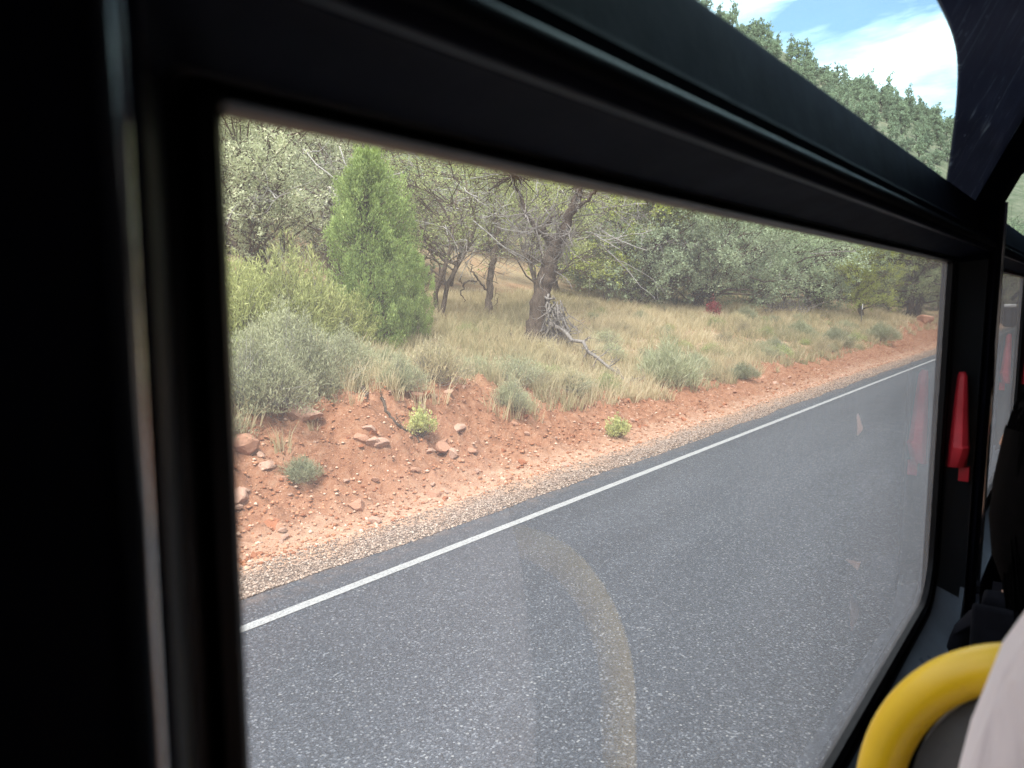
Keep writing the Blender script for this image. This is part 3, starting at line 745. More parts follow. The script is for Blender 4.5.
# fallen branches and dead wood
def dead(name, pts, r0, label, ntw=10, tl=.3, m=DEAD, seed=0, lift=.06, r1=.35):
    global rng
    rng = np.random.default_rng(300+seed); P = []
    for px, py in pts:
        p = hit(px, py); P.append(p+np.array([0, 0, lift]))
    P = np.array(P); wbb = MB(); t = np.linspace(0, len(P)-1, (len(P)-1)*4+1)
    Pi = np.stack([np.interp(t, np.arange(len(P)), P[:, k]) for k in range(3)], 1)+rng.normal(size=(len(t), 3))*r0*.35
    wbb.tube(Pi, np.linspace(r0, r0*r1, len(t)), 7)
    for q in range(ntw):
        i_ = rng.integers(1, len(Pi)); twiggy(wbb, Pi[i_], rng.normal(size=3)+np.array([0, 0, .35]), tl*rng.uniform(.5, 1.2), r0*.35, 1, .6)
    b0 = P[0].copy(); b0[2] -= lift; localise(wbb, b0)
    o = wbb.build(name, m, None, True); o.location = b0; return tag(o, label, 'dead wood')
# the long bleached branch leans from the trunk to the ground
rng = np.random.default_rng(90); wb = MB()
e0 = at(546, 322, D0-.25); g2 = hit(632, 388); g1 = hit(600, 368)+np.array([0, 0, .42])
tt = np.linspace(0, 1, 14)[:, None]; Pi = e0*(1-tt)**2+2*tt*(1-tt)*(.35*e0+.65*g1)+tt**2*g2
Pi += rng.normal(size=Pi.shape)*.035; wb.tube(Pi, np.linspace(.06, .025, 14), 7)
for q in range(42):
    i_ = rng.integers(3, 14); twiggy(wb, Pi[i_], rng.normal(size=3)+np.array([0, 0, .1]), rng.uniform(.12, .45), .015, 1, .6)
localise(wb, g2); o = wb.build('fallen_branch', DEAD, None, True); o.location = g2
tag(o, 'long bleached branch slanting from the forked trunk down to the bank', 'dead wood')
dead('fallen_branch', [(344, 376), (352, 384), (362, 392), (370, 398)], .045, 'thick weathered log lying at the top edge of the bank', 3, .2, BARK, 1)
dead('fallen_branch', [(381, 398), (386, 412), (396, 424), (404, 430), (417, 438), (420, 446)], .022, 'dark forked root snaking down the red bank below the sagebrush', 8, .16, BARKD, 2, .02)
dead('fallen_branch', [(350, 300), (366, 292), (388, 289)], .03, 'grey brush pile between the yellow-green bush and the juniper', 36, .75, DEAD, 3, .12)
dead('fallen_branch', [(486, 320), (498, 322), (507, 328)], .09, 'short rotten log lying left of the forked trunk', 3, .2, BARKD, 4, .04)
dead('fallen_branch', [(492, 343), (502, 338), (512, 338)], .08, 'mossy stump piece touching the foot of the forked trunk', 4, .2, BARKD, 5, .04)
dead('fallen_branch', [(553, 385), (566, 391), (578, 397)], .02, 'short thorny twig lying in dry grass below the forked tree', 16, .2, DEAD, 6, .03)
dead('fallen_branch', [(765, 314), (785, 313), (806, 316)], .08, 'heap of grey deadfall under the oaks in the middle distance', 44, 1.1, DEAD, 7, .15)
dead('fallen_branch', [(262, 418), (274, 402), (290, 398), (318, 402)], .025, 'grey twisted stems lying under the sagebrush by the window edge', 26, .35, BARK, 8, .05)
dead('fallen_branch', [(237, 306), (250, 304), (268, 310)], .07, 'curved dead limb above the sandstone slab at the window edge', 6, .5, BARK, 9, .12)

# shrubs
def make_shrub(name, label, cat, RX, H, n, m, lsize, fm, bm_, seed, aspect=.3, up=.6, stemr=.008, group=None, spread=1.0, spray=.10, tb=0, stems=1):
    global rng
    rng = np.random.default_rng(500+seed); root = empty(name, (0, 0, 0), 0, label, cat, group); wb = MB(); fb = MB(); db = MB()
    for q in range(n):
        a = rng.random()*6.28; e = rng.random()**.6; rad = RX*e*(1+.3*math.sin(a*3+seed)+.15*math.sin(a*7+seed*3)); hl = 1+.55*float(fbm(np.array([math.cos(a)*e*1.7+seed*5]), np.array([math.sin(a)*e*1.7]), seed)[0]); z = H*hl*math.sqrt(max(.05, 1-(e*.93)**2))*rng.uniform(.5, 1.15)
        tip = np.array([math.cos(a)*rad, math.sin(a)*rad, z]); s_ = np.array([math.cos(a), math.sin(a), 0])*RX*.12*rng.random()
        s_[2] = -.05
        L, lr = wander(s_, tip, 5, .25, stemr, stemr*.3)
        if q % stems == 0: wb.tube(L, lr, 3, cap=False)
        if q % 6 == 0: L2, l2 = wander(s_, tip*np.array([1.12, 1.12, 1.18]), 5, .3, stemr*.8, .0015); db.tube(L2, l2, 3, cap=False); continue
        u = rng.random(m); ax = tip-s_; ax = ax/np.linalg.norm(ax)*.6+np.array([0, 0, up]); ax /= np.linalg.norm(ax)
        Pn = tip+ax*((u-.75)*H*.55)[:, None]+rng.normal(size=(m, 3))*spray*(1.05-u*.6)[:, None]; Pn[:, 2] = np.maximum(Pn[:, 2], .01)
        leaves(fb, Pn, lsize, np.clip(.45+tb+.1*rng.normal()+.15*rng.normal(size=m)+.12*(u-.5), 0, 1), aspect, 0, .5, dirs=np.tile(ax, (m, 1)))
    wb.build('stems', bm_, root); db.build('dead_stems', TWIG, root); fb.build('foliage', fm, root, attr=True); return root
def put(o, px, py, rz=0, s=1):
    p = hit(px, py); o.location = (p[0], p[1], p[2]-.02); o.rotation_euler = (0, 0, rz); o.scale = (s, s, s); return o
rab = make_shrub('rabbitbrush', 'rounded yellow-green bush in front of the silver-leaved tree', 'shrub', .95, 1.15, 420, 60, .085, F_RABBIT, BARK, 1, .16, .7, .008, spray=.07)
o = rab; o.location = spot(282, 13.4); o.scale = (1.15,)*3
copy_tree(rab, spot(236, 13.0), 2.0, 1.0, 'yellow-green bush cut by the left window edge')
copy_tree(rab, spot(325, 14.2), 3.4, .85, 'lower yellow-green bush touching the bright green juniper')
sage = make_shrub('sagebrush', 'big grey-green sagebrush spilling over the top of the bank', 'shrub',   .62, .66, 330, 46, .055, F_SAGE, DEAD, 2, .2, .9, .005, spray=.075)
put(sage, 305, 398, 0, 1.05)
for px, py, rz, s, lab in ((258, 408, 1, .95, 'sagebrush hanging at the left window edge over the red bank'), (285, 368, 2, 1.0, 'sagebrush behind the big one on the bank top'), (345, 375, 3, .7, 'sagebrush touching the weathered log'),
                           (372, 352, 4, .6, 'small sagebrush above the weathered log'), (330, 340, 5, .8, 'pale sagebrush in the straw grass behind the bank top'), (245, 350, 6, .9, 'sagebrush below the sandstone slab at the window edge'), (402, 388, 1, .5, 'grey tuft where the red bank begins right of the log'),
                           (512, 408, 2.5, .52, 'lone dark grey-green bush on the lip of the bank below the forked tree')):
    p = hit(px, py); copy_tree(sage, (p[0], p[1], p[2]-.02), rz, s, lab)
gb = make_shrub('green_bush', 'small round fresh green bush alone on the red bank', 'shrub', .17, .22, 110, 26, .028, F_RABBIT, BARK, 3, .45, .4, .003, spray=.02, tb=.15)
put(gb, 420, 432, 0, 1.15)
p = hit(617, 436); copy_tree(gb, p, 1, 1.1, 'small low green plant at the toe of the bank near the gravel')
gt = make_shrub('grass_tussock', 'large green tussock on the lip of the bank right of the fallen branch', 'tussock', .42, .42, 230, 30, .12, F_TUS, DEAD, 4, .07, 1.1, .003, spray=.06, tb=.08)
put(gt, 668, 385, 0, 1.5)
for px, py, rz, s, lab in ((695, 372, 1, 1.3, 'green tussock just behind the largest one'), (742, 378, 2, 1.0, 'bright tussock alone on the red verge'), (300, 478, 3, .62, 'straggly olive tuft hanging down the red bank by the window edge'), (640, 322, 4, 1.0, 'green tuft in the grass clearing behind the forked tree'), (775, 352, 5, 1.2, 'tussock before the deadfall heap'),
                           (800, 335, .4, 1.5, 'pale broad tussock at the foot of the deadfall heap'), (835, 345, .8, 1.7, 'tussock on the verge left of the marker post'), (880, 340, 1.7, 1.8, 'tussock on the verge right of the marker post'), (745, 322, 2.7, 1.6, 'bluish tussock beside the small red shrub'), (385, 372, 3.3, .9, 'green tuft over the lip of the red bank')):
    p = hit(px, py); s *= .82; copy_tree(gt, (p[0], p[1], p[2]-.02), rz, s, lab, sz=s*.72)
rs = make_shrub('red_shrub', 'small red-leaved shrub under the grey-green oaks', 'shrub', .28, .62, 70, 26, .07, F_RED, BARK, 5, .5, .4, .006, spray=.07)
put(rs, 712, 318, 0, .95)

dt = make_shrub('dry_brush', 'ragged dry brush among the wild grass above the bank', 'shrub', .38, .42, 120, 26, .075, F_STRAW, DEAD, 6, .1, .9, .004, spray=.07, group='ragged brush among the wild grass')
gq = make_shrub('dry_brush', 'ragged dry brush among the wild grass above the bank', 'shrub', .45, .40, 130, 30, .05, F_SAGE, DEAD, 7, .22, .7, .004, spray=.08, group='ragged brush among the wild grass')
ga = make_shrub('dry_brush', 'ragged dry brush among the wild grass above the bank', 'shrub', .40, .36, 110, 34, .05, F_OLIVE, DEAD, 8, .22, .7, .004, spray=.08, group='ragged brush among the wild grass')
rb = np.random.default_rng(12); cnt = 0
while cnt < 150:
    x_ = 3.5+rb.random()**1.25*34; y_ = 7.3+rb.random()**1.3*(5.5 if x_ < 10 else 9)
    if y_ > 15.5 or (x_ > 12 and y_ > 11.5 and rb.random() < .5): continue
    src = [dt, gq, ga, gq][cnt % 4] if x_ < 12 else [dt, gq, ga, dt][cnt % 4]
    lc = (x_, y_, hz(x_, y_)-.02); sc_ = rb.uniform(.55, 1.15)*(1.15 if x_ < 9 else .85)
    if cnt < 3: o = [dt, gq, ga][cnt]; o.location = lc
    else: copy_tree(src, lc, rb.random()*6.28, sc_)
    cnt += 1

# dry grass: one uncountable cover
rng = np.random.default_rng(11)
k = 15500
tx = 2.5+50*rng.random(k)**1.55; ty = 7.0+12.5*rng.random(k)**1.15
yc = 7.75 + .5*fbm(tx*.45, tx*0, 9) + .2*fbm(tx*1.6, tx*0, 31)
dens = .45+1.1*fbm(tx*.35, ty*.5, 51)+.5*fbm(tx*1.3, ty*1.6, 52)
keep = ((ty > yc-.05) & (dens+.25*np.clip(ty-yc, 0, 1.2) > rng.random(k)*.9)) | ((ty <= yc-.05) & (rng.random(k) < .03+(.16+.5*sstep(yc-1.3, yc-.2, ty))*sstep(8.8, 10.5, tx)*(1-.5*sstep(15, 20, tx))+.3*np.maximum(fbm(tx*.8, ty*.8, 71), 0)))
tx, ty = tx[keep], ty[keep]; k = len(tx); tz = height(tx, ty)
green = np.clip(.5+1.3*fbm(tx*.3, ty*.4, 61), 0, 1)
MB_ = 22
TX = np.repeat(tx, MB_); TY = np.repeat(ty, MB_); TZ = np.repeat(tz, MB_); n = len(TX)
sc_t = np.repeat(.6+.8*rng.random(k), MB_)
ang = rng.random(n)*6.28; rad = rng.random(n)*.09*sc_t*1.3
B0 = np.stack([TX+np.cos(ang)*rad, TY+np.sin(ang)*rad, TZ-.01], 1)
hgt = (.12+.26*rng.random(n))*sc_t; lean = .35*rng.random(n)+.05
D = np.stack([np.cos(ang)*lean, np.sin(ang)*lean, np.ones(n)], 1)
wd = .0035+.004*rng.random(n)+TX*.00012
sd = np.stack([-np.sin(ang+1), np.cos(ang+1), np.zeros(n)], 1)*wd[:, None]
mid = B0+D*(hgt*.55)[:, None]; tip = B0+D*hgt[:, None]*np.array([1.7, 1.7, 1.0])
V = np.stack([B0-sd, B0+sd, mid+sd*.8, mid-sd*.8, tip], 1).reshape(-1, 3)
b5 = np.arange(n)[:, None]*5
Fq = (b5+np.array([[0, 1, 2, 3]])); Ft = (b5+np.array([[3, 2, 4]]))
tone = np.clip(.62-.45*np.repeat(green, MB_)*.9+.17*rng.normal(size=n)+.1, 0, 1)
g_ = mesh_np('dry_grass', V, [Ft, Fq], F_STRAW, None, False, {'tone': np.repeat(tone, 5)})
tag(g_, 'straw-coloured and greenish wild grass covering the ground above the bank', 'grass', kind='stuff')
print('blades', n)

# marker post
p = hit(861, 327); rp = empty('marker_post', p, 0, 'thin roadside delineator post with a white reflector in the far verge', 'marker post')
m1 = MB(); m1.box((-.03, -.012, -.1), (.03, .012, 1.0)); m1.build('post', simple('dark_post', (.12, .11, .10), .6), rp, bevel=.004)
m1 = MB(); m1.box((-.05, -.03, .82), (.05, -.0125, 1.08)); m1.build('reflector', WHITEM, rp, bevel=.006)

# hillside trees
hj = make_tree('hillside_pinyon', 'pinyon or juniper among the many dotting the far hillside', 'tree', 5, 1.1, 2.1, 2.5, 40, 85, .22, F_HILL, BARKD, .16, .55, 1, 21, .6, group='trees dotting the far hillside', twigs=False, tonebias=.12)
hk = make_tree('hillside_pinyon', 'pinyon or juniper among the many dotting the far hillside', 'tree', 4, 1.8, 1.2, 1.6, 44, 85, .22, F_HILL, BARKD, .14, .55, 1, 22, .6, group='trees dotting the far hillside', twigs=False, tonebias=.05)
r3 = np.random.default_rng(9); pts = []
tries = 0
while len(pts) < 292 and tries < 40000:
    tries += 1
    az = math.atan2(*reversed(r3.uniform([.9, .0], [.9, .0])[:2])) if False else r3.uniform(R(5.5), R(26))
    dd = r3.uniform(100, 232); x, y = math.cos(az)*dd, math.sin(az)*dd; z = hz(x, y)
    if z < 5: continue
    el = (z+3-2.3)/dd
    # keep what the roof window can see: above its lower edge line
    v = np.array([x, y, z+2.5])-CAM; f = v@FW; px = 512+FPX*(v@RT)/f; py = 384-FPX*(v@UP)/f
    if not (690 < px < 985 and -30 < py < .72*(px-696)+25): continue
    if px > 860 and py > 112 and r3.random() < .6: continue
    if any((x-a)**2+(y-b_)**2 < 9.0 for a, b_ in pts): continue
    pts.append((x, y))
print('hill trees', len(pts))
for q, (x, y) in enumerate(pts):
    src = hj if r3.random() < .55 else hk
    loc = (x, y, hz(x, y)-.1); s = r3.uniform(.5, 1.0)*(.75+.35*(math.hypot(x, y)-105)/127)*(1.3 if q % 6 == 0 else 1)
    if q == 0: hj.location = loc; continue
    if q == 1: hk.location = loc; continue
    copy_tree(src, loc, r3.random()*6.28, s, sz=s*r3.uniform(.85, 1.4))

# ================================================================== BUS
Z0 = 2.30
YC = -1.0           # middle of the bus
bus = empty('bus', (1.2, YC, 0), 0, 'interior of the shuttle bus: black window frames, dark pillars and glass around the camera', 'bus')
OFF = np.array([1.2, YC, 0])
def bp(mb, name, m, parent=None, side=1, **kw):
    """finish a bus part given in world coordinates (left wall); side=-1 mirrors it to the right wall"""
    mb.V = [v.copy() for v in mb.V]
    for v in mb.V:
        if side < 0: v[:, 1] = 2*YC-v[:, 1]
        v -= OFF
    if side < 0:
        mb.T = [t[:, ::-1] for t in mb.T]; mb.Q = [q[:, ::-1] for q in mb.Q]
    return mb.build(name, m, parent or bus, **kw)
GY_, PER = .22, 1.6
X0, X1, ZB, ZT = .129, 1.54, Z0-.55, Z0+.057
RIM = [(-.006, .224), (-.006, .2115), (-.002, .208), (.004, .208), (.006, .213), (.010, .213), (.0125, .206), (.017, .205)]
def loop(o, y, k, rect=False):
    """rounded rectangle offset outward by o (less at the top)"""
    ot = o*.30; x0 = X0+1.6*k-o; x1 = X1+1.6*k+o; zb = ZB-o; zt = ZT+ot
    pts = []
    rb = .075+max(o, 0)*.6; rtp = .005+max(ot, 0)*.5
    for cx, cz, r, a0 in ((x1-rb, zb+rb, rb, -90), (x1-rtp, zt-rtp, rtp, 0), (x0+rtp, zt-rtp, rtp, 90), (x0+rb, zb+rb, rb, 180)):
        for j in range(9):
            a = R(a0+j*90/8)
            if rect:
                t = j/8; c_, s_ = math.cos(a), math.sin(a); m_ = max(abs(c_), abs(s_)); pts.append((cx+r*c_/m_, y, cz+r*s_/m_))
            else: pts.append((cx+r*math.cos(a), y, cz+r*math.sin(a)))
    return pts
def ring(mb, loops):
    n = len(loops[0]); V = [p for l in loops for p in l]
    Q = [(a*n+j, (a+1)*n+j, (a+1)*n+(j+1) % n, a*n+(j+1) % n) for a in range(len(loops)-1) for j in range(n)]
    mb.add(V, None, Q)
def smooth_by_angle(o, ang=40):
    o.data.polygons.foreach_set('use_smooth', np.ones(len(o.data.polygons), bool)); 
    try: 
        o.data.set_sharp_from_angle(angle=R(ang))
    except Exception: pass
for side in (1, -1):
    for k in (-2, -1, 0, 1, 2):
        # gasket (black) carries the pane, the reveal and the release handle
        m = MB(); ring(m, [loop(o, y, k) for o, y in RIM])
        wnd = bp(m, 'window', BLACK_GLOSS, None, side); smooth_by_angle(wnd)
        m = MB(); ring(m, [loop(.0165, .2045, k), loop(.050, .172, k), loop(.054, .1655, k), loop(.060, .165, k, True)])
        allq = m.Q[0]; zz = m.V[0][allq][:, :, 2].mean(1); xx = m.V[0][allq][:, :, 0].mean(1)
        for pn, pm, sel in (('head_trim', BLACK, zz > ZT), ('jamb_trim', REVEAL, (zz <= ZT) & (zz > ZB+.012) & (xx > X0+.7+PER*k)), ('jamb_trim', REVEAL, (zz <= ZT) & (zz > ZB+.012) & (xx <= X0+.7+PER*k)), ('sill', SILLM, zz <= ZB+.012)):  # one trim ring; the sill's sky light is painted by its own material
            mq = MB(); mq.add(m.V[0], None, allq[sel]); rv = bp(mq, pn, pm, wnd, side); smooth_by_angle(rv, 30)
            bmq = bmesh.new(); bmq.from_mesh(rv.data); bmesh.ops.delete(bmq, geom=[v for v in bmq.verts if not v.link_faces], context='VERTS'); bmq.to_mesh(rv.data); bmq.free()
        m = MB(); x0, x1 = X0+PER*k-.004, X1+PER*k+.004
        Pn = loop(.004, GY_, k); cpt = np.mean(Pn, axis=0); nn = len(Pn)
        m.add(Pn+[tuple(cpt)], [(nn, j, (j+1) % nn) for j in range(nn)]); bp(m, 'glass', GLASS if side > 0 else GLASSR, wnd, side)
        # release handle: faceted lever on the far jamb
        hx = X1+PER*k+.031; m = MB()
        secs = [(-.138, .005, .009), (-.146, .008, .014), (-.20, .012, .018), (-.268, .016, .024), (-.272, .016, .028), (-.310, .017, .013)]
        V = []; 
        for z, hw, pr in secs:
            for (du, dv) in ((-hw, 0), (-hw*.9, pr*.6), (-hw*.25, pr), (hw*.45, pr), (hw, pr*.55), (hw, 0)):
                # local frame of the slanted reveal: u along it, v out of it (towards the cabin)
                ux, uy = .61, -.79; vx, vy = -.79, -.61
                V.append((hx+du*ux+dv*vx, .1925+du*uy+dv*vy, Z0+z))
        Q = [(a*6+j, (a+1)*6+j, (a+1)*6+(j+1) % 6, a*6+(j+1) % 6) for a in range(len(secs)-1) for j in range(6)]
        L_ = (len(secs)-1)*6
        m.add(V, [(0, j, j+1) for j in range(1, 5)]+[(L_, L_+j+1, L_+j) for j in range(1, 5)], Q)
        m.box((hx+.004, .170, Z0-.337), (hx+.018, .189, Z0-.310))
        bp(m, 'release_handle', REDM, wnd, side, bevel=.0006)
    XA, XB = -3.2, 5.6
    # rail between lower and roof windows
    prof = [(.215, .071), (.166, .0735), (.160, .0755), (.1575, .080), (.1575, .0845), (.161, .089), (.168, .092), (.168, .096), (.167, .100), (.1675, .122), (.173, .1245), (.174, .128), (.1905, .157), (.1935, .161), (.1985, .161), (.225, .150)]
    prof = [(.215, .071), (.168, .0735), (.1605, .0745), (.157, .078), (.156, .082), (.158, .0865), (.163, .0895), (.1685, .091), (.170, .094), (.170, .1045), (.174, .1075), (.1765, .111), (.1865, .156), (.1890, .1605), (.1960, .1605), (.225, .150)]
    m = MB(); m.prism([(a, Z0+b_) for a, b_ in prof], XA, XB); o = bp(m, 'window_rail', BLACK, None, side); smooth_by_angle(o, 35)
    m = MB(); m.tube([(XA+.01, .1655, Z0+.0835), (XB-.01, .1655, Z0+.0835)], .0098, 24); bp(m, 'rail_bead', BEADM, None, side, smooth=True)
    # thin grey lip right above the pane
    m = MB(); m.box((XA, .190, Z0-1.25), (XB, .2, Z0-.64)); 
    m2 = MB(); m2.box((XA, .163, Z0-1.25), (XB, .226, Z0-.6085)); bp(m2, 'side_panel', PANELM if side < 0 else BLACK, None, side, bevel=.004)
    # outer skin below and between windows
    m = MB(); m.box((XA, .2265, .35), (XB, .2295, Z0-.562)); 
    for k in (-3, -2, -1, 0, 1, 2):
        xa = XA if k == -3 else X1+PER*k+.002; xb = XB if k == 2 else X0+PER*(k+1)-.002
        m.box((xa, .2262, Z0-.5615), (xb, .2295, Z0+.0605))
    m.box((XA, .2256, Z0+.061), (XB, .2295, Z0+.149)); bp(m, 'outer_skin', BLACK, None, side)
    # pillars with the slanted upper part, and the satin strip on their edge
    for k in (-2, -1, 0, 1, 2, 3):
        bx = PER*k
        p_ = [(bx+.010, .16), (bx+.010, .158), (bx+.016, .1545), (bx+.066, .1545), (bx+.0725, .156), (bx+.0725, .1595), (bx+.0775, .1595), (bx+.0775, .156), (bx+.082, .1575), (bx+.0855, .163), (bx+.0855, .21), (bx+.010, .21)]
        m = MB(); n_ = len(p_)
        lev = [(Z0-.63, 0), (Z0+.072, 0), (Z0+.165, .0), (Z0+.62, -.215)]
        V = [(x, y+dy-(.002 if li else 0), z) for li, (z, dy) in enumerate(lev) for x, y in p_]
        Q = [(a*n_+j, a*n_+(j+1) % n_, (a+1)*n_+(j+1) % n_, (a+1)*n_+j) for a in range(3) for j in range(n_)]
        m.add(V, None, Q); o = bp(m, 'pillar', BLACK, None, side); smooth_by_angle(o, 35)
        m = MB()
        for seg in ((Z0-.60, Z0+.165),):
            pr = [(bx+.0712, .1562), (bx+.0716, .1545), (bx+.0738, .1500), (bx+.0742, .1494), (bx+.0750, .1492), (bx+.0762, .1502), (bx+.0772, .1560)]
            V = [(x, y, seg[0]) for x, y in pr]+[(x, y, seg[1]) for x, y in pr]; q_ = len(pr)
            m.add(V, None, [(j, j+1, q_+j+1, q_+j) for j in range(q_-1)])
        bp(m, 'edge_strip', STRIPM, o, side, smooth=True)
        # flat wall behind the pillar, closing the gap between windows
        m = MB(); m.box((X1+PER*(k-1)+.0545, .166, Z0-.62), (X0+PER*k-.0545, .2255, Z0+.0722)); bp(m, 'pillar_backing', BLACK, None, side)
    # roof windows: slanted pane + dark scratched surround with a rounded opening
    def sl(z): return .196-.47*(z-.161)
    for k in (-2, -1, 0, 1, 2):
        xa, xb = PER*k+.0865, PER*(k+1)+.0095
        m = MB(); m.add([(xa, sl(.155)+.004, Z0+.155), (xb, sl(.155)+.004, Z0+.155), (xb, sl(.62)+.004, Z0+.62), (xa, sl(.62)+.004, Z0+.62)], None, [(0, 1, 2, 3)])
        rw = bp(m, 'roof_window', GLASS2 if side > 0 else GLASSR, None, side)
        def top(x):
            r_ = x-PER*k; R_ = np.interp(r_, [.09, .20, .32, .45, .85, .95, 1.03, 1.10, 1.16, 1.22, 1.30, 1.345, 1.62], [.150, .150, .235, .274, .276, .2735, .265, .246, .226, .203, .172, .150, .150]); return R_
        X = np.linspace(xa, xb, 60); TB = np.array([float(top(x)) for x in X])
        for _ in range(2): TB[1:-1] = (TB[:-2]+TB[1:-1]*2+TB[2:])/4
        V = []
        for x, t_ in zip(X, TB):
            V += [(x, sl(t_)-.001, Z0+t_), (x, sl(.62)-.001, Z0+.62), (x, sl(t_)+.0035, Z0+t_), (x, sl(.62)+.0035, Z0+.62)]
        Q = []
        for j in range(len(X)-1):
            a = 4*j; Q += [(a, a+1, a+5, a+4), (a+2, a+6, a+7, a+3), (a, a+4, a+6, a+2)]
        m = MB(); m.add(V, None, Q); bp(m, 'window_surround', SURR, rw, side)
# shell
CEILZ = Z0+.62
m = MB(); m.box((-3.2, 2*YC+.015, CEILZ), (5.6, -.015, CEILZ+.04)); bp(m, 'ceiling', CEIL)
m = MB()
pr = [(.262, Z0+.14), (.26, Z0+.155), (-.01, Z0+.665), (-.1, Z0+.70)]
m.box((-3.2, 2*YC+.0, CEILZ+.045), (5.6, -.0, CEILZ+.08)); bp(m, 'roof', BODYM)
m = MB(); m.box((-3.2, 2*YC-.16, Z0-1.29), (5.6, .16, Z0-1.25)); bp(m, 'floor', simple('dark_vinyl_floor', (.05, .052, .055), .6, .3, .3, 30))
m = MB(); m.box((-3.26, 2*YC-.26, .4), (-3.2, .26, CEILZ+.08)); bp(m, 'rear_wall', PANELM)
m = MB()
for lo, hi in (((5.6, 2*YC-.26, .4), (5.66, .26, Z0-.75)), ((5.6, 2*YC-.26, Z0+.35), (5.66, .26, CEILZ+.08)), ((5.6, 2*YC-.26, Z0-.75), (5.66, 2*YC-.15, Z0+.35)), ((5.6, .15, Z0-.75), (5.66, .26, Z0+.35))): m.box(lo, hi)
bp(m, 'front_wall', PANELM)
m = MB()
P = [(5.62, .27, Z0+.02), (5.72, .34, Z0+.03), (5.78, .43, Z0+.0), (5.78, .46, Z0-.04)]; m.tube(P, .012, 8)
mm = bp(m, 'mirror_arm', BLACK, None, 1, smooth=True)
m = MB(); m.box((5.74, .425, Z0-.21), (5.82, .50, Z0-.065)); bp(m, 'side_mirror', BLACK, mm, bevel=.025, segs=4)
m = MB(); m.box((5.728, .43, Z0-.085), (5.742, .495, Z0-.064)); bp(m, 'mirror_cap', WHITEM, mm, bevel=.005)
m = MB(); m.box((4.36, -.86, Z0-1.25), (4.40, .155, CEILZ)); m.box((4.365, -1.345, Z0-1.25), (4.395, -.865, CEILZ)); m.box((4.36, 2*YC-.155, Z0-1.25), (4.40, -1.35, CEILZ)); bp(m, 'reflection_blocker', BLACK, None, 1)  # unseen bulkhead added to keep the windshield's reflection off the pane
# wheels so that the bus stands on the road
TYRE = simple('tyre_rubber', (.02, .02, .02), .85)
for wx in (-2.2, 4.3):
    for wy in (.05, -2.05):
        m = MB(); m.tube([(wx, wy-.13, .5), (wx, wy-.11, .5), (wx, wy+.11, .5), (wx, wy+.13, .5)], [.44, .5, .5, .44], 28); bp(m, 'wheel', TYRE, None, 1)
m = MB(); m.box((-3.1, -2.1, .6), (5.5, .1, .98)); bp(m, 'chassis', BLACK)

# seats ------------------------------------------------------------
FL = Z0-1.25
def seat(xb, y0, y1, top, label, handle=False, group=None):
    root = empty('passenger_bench', (xb+.2, (y0+y1)/2, FL), 0, label, 'seat', group)
    o0 = np.array([xb+.2, (y0+y1)/2, FL])
    def fin(m, name, mt, **kw):
        m.V = [v-o0 for v in m.V]; return m.build(name, mt, root, **kw)
    m = MB(); m.box((xb-.0, y0, FL+.40), (xb+.44, y1, FL+.49)); fin(m, 'cushion', FABM, bevel=.035, segs=4)
    m = MB()   # padded back leaning slightly rearward at the top
    zt = Z0+top
    prf = [(xb+.10, FL+.44), (xb+.16, FL+.46), (xb+.085, zt-.02), (xb+.06, zt), (xb+.035, zt-.01), (xb+.035, zt-.05)]
    V = [(x, y, z) for y in (y0+.01, y1-.01) for x, z in prf]; n_ = len(prf)
    m.add(V, [(0, j+1, j) for j in range(1, n_-1)]+[(n_, n_+j, n_+j+1) for j in range(1, n_-1)], [(j, (j+1) % n_, n_+(j+1) % n_, n_+j) for j in range(n_)])
    fin(m, 'backrest', FABM, bevel=.012, segs=3)
    m = MB(); m.box((xb+.012, y0, FL+.40), (xb+.030, y1, zt-.015)); fin(m, 'back_shell', SEATM if handle else FABM, bevel=.006)
    for yy in (y0+.12, y1-.12):
        m = MB(); m.box((xb+.16, yy-.02, FL), (xb+.26, yy+.02, FL+.41)); fin(m, 'leg', BLACK, bevel=.006)
    if handle:
        # yellow tube: up the window-side edge and over in a wide bend
        hx = xb+.0; pts = []
        yo, zt2 = y1-.021, Z0-.246
        pts.append((hx+.02, yo+.004, FL+.52)); pts.append((hx+.01, yo+.004, Z0-.52)); pts.append((hx, yo+.003, Z0-.42))
        for a in np.linspace(0, 82, 12):
            pts.append((hx, yo-.098+.100*math.cos(R(a)), zt2-.128+.128*math.sin(R(a))))
        pts += [(hx+.002, yo-.12, zt2+.002), (hx+.012, yo-.15, zt2-.006), (hx+.03, yo-.19, zt2-.05), (hx+.03, yo-.20, zt+.0)]
        m = MB(); m.tube(pts, .0165, 16); fin(m, 'grab_rail', YEL, smooth=True, subdiv=1)
        # grey infill panel inside the bend
        yo2 = yo-.019
        out = [(yo2, zt-.01)]+[(yo2-.079+.080*math.cos(R(a)), zt2-.125+.108*math.sin(R(a))) for a in np.linspace(0, 80, 10)]+[(yo-.13, zt2-.03), (yo-.178, zt2-.06), (yo-.19, zt-.01)]
        V = [(hx-.003, y, z) for y, z in out]+[(hx+.009, y, z) for y, z in out]; n_ = len(out)
        c = [((yo+yo-.17)/2, zt2-.12)]
        V += [(hx-.003, *c[0]), (hx+.009, *c[0])]
        m.__init__(); m.add(V, [(2*n_, j, (j+1) % n_) for j in range(n_)]+[(2*n_+1, n_+(j+1) % n_, n_+j) for j in range(n_)], [(j, n_+j, n_+(j+1) % n_, (j+1) % n_) for j in range(n_)])
        fin(m, 'infill_panel', SEATM)
    return root
seat(.595, -.78, .128, -.40, 'seat ahead with a yellow grab rail arching over its window-side corner', True)
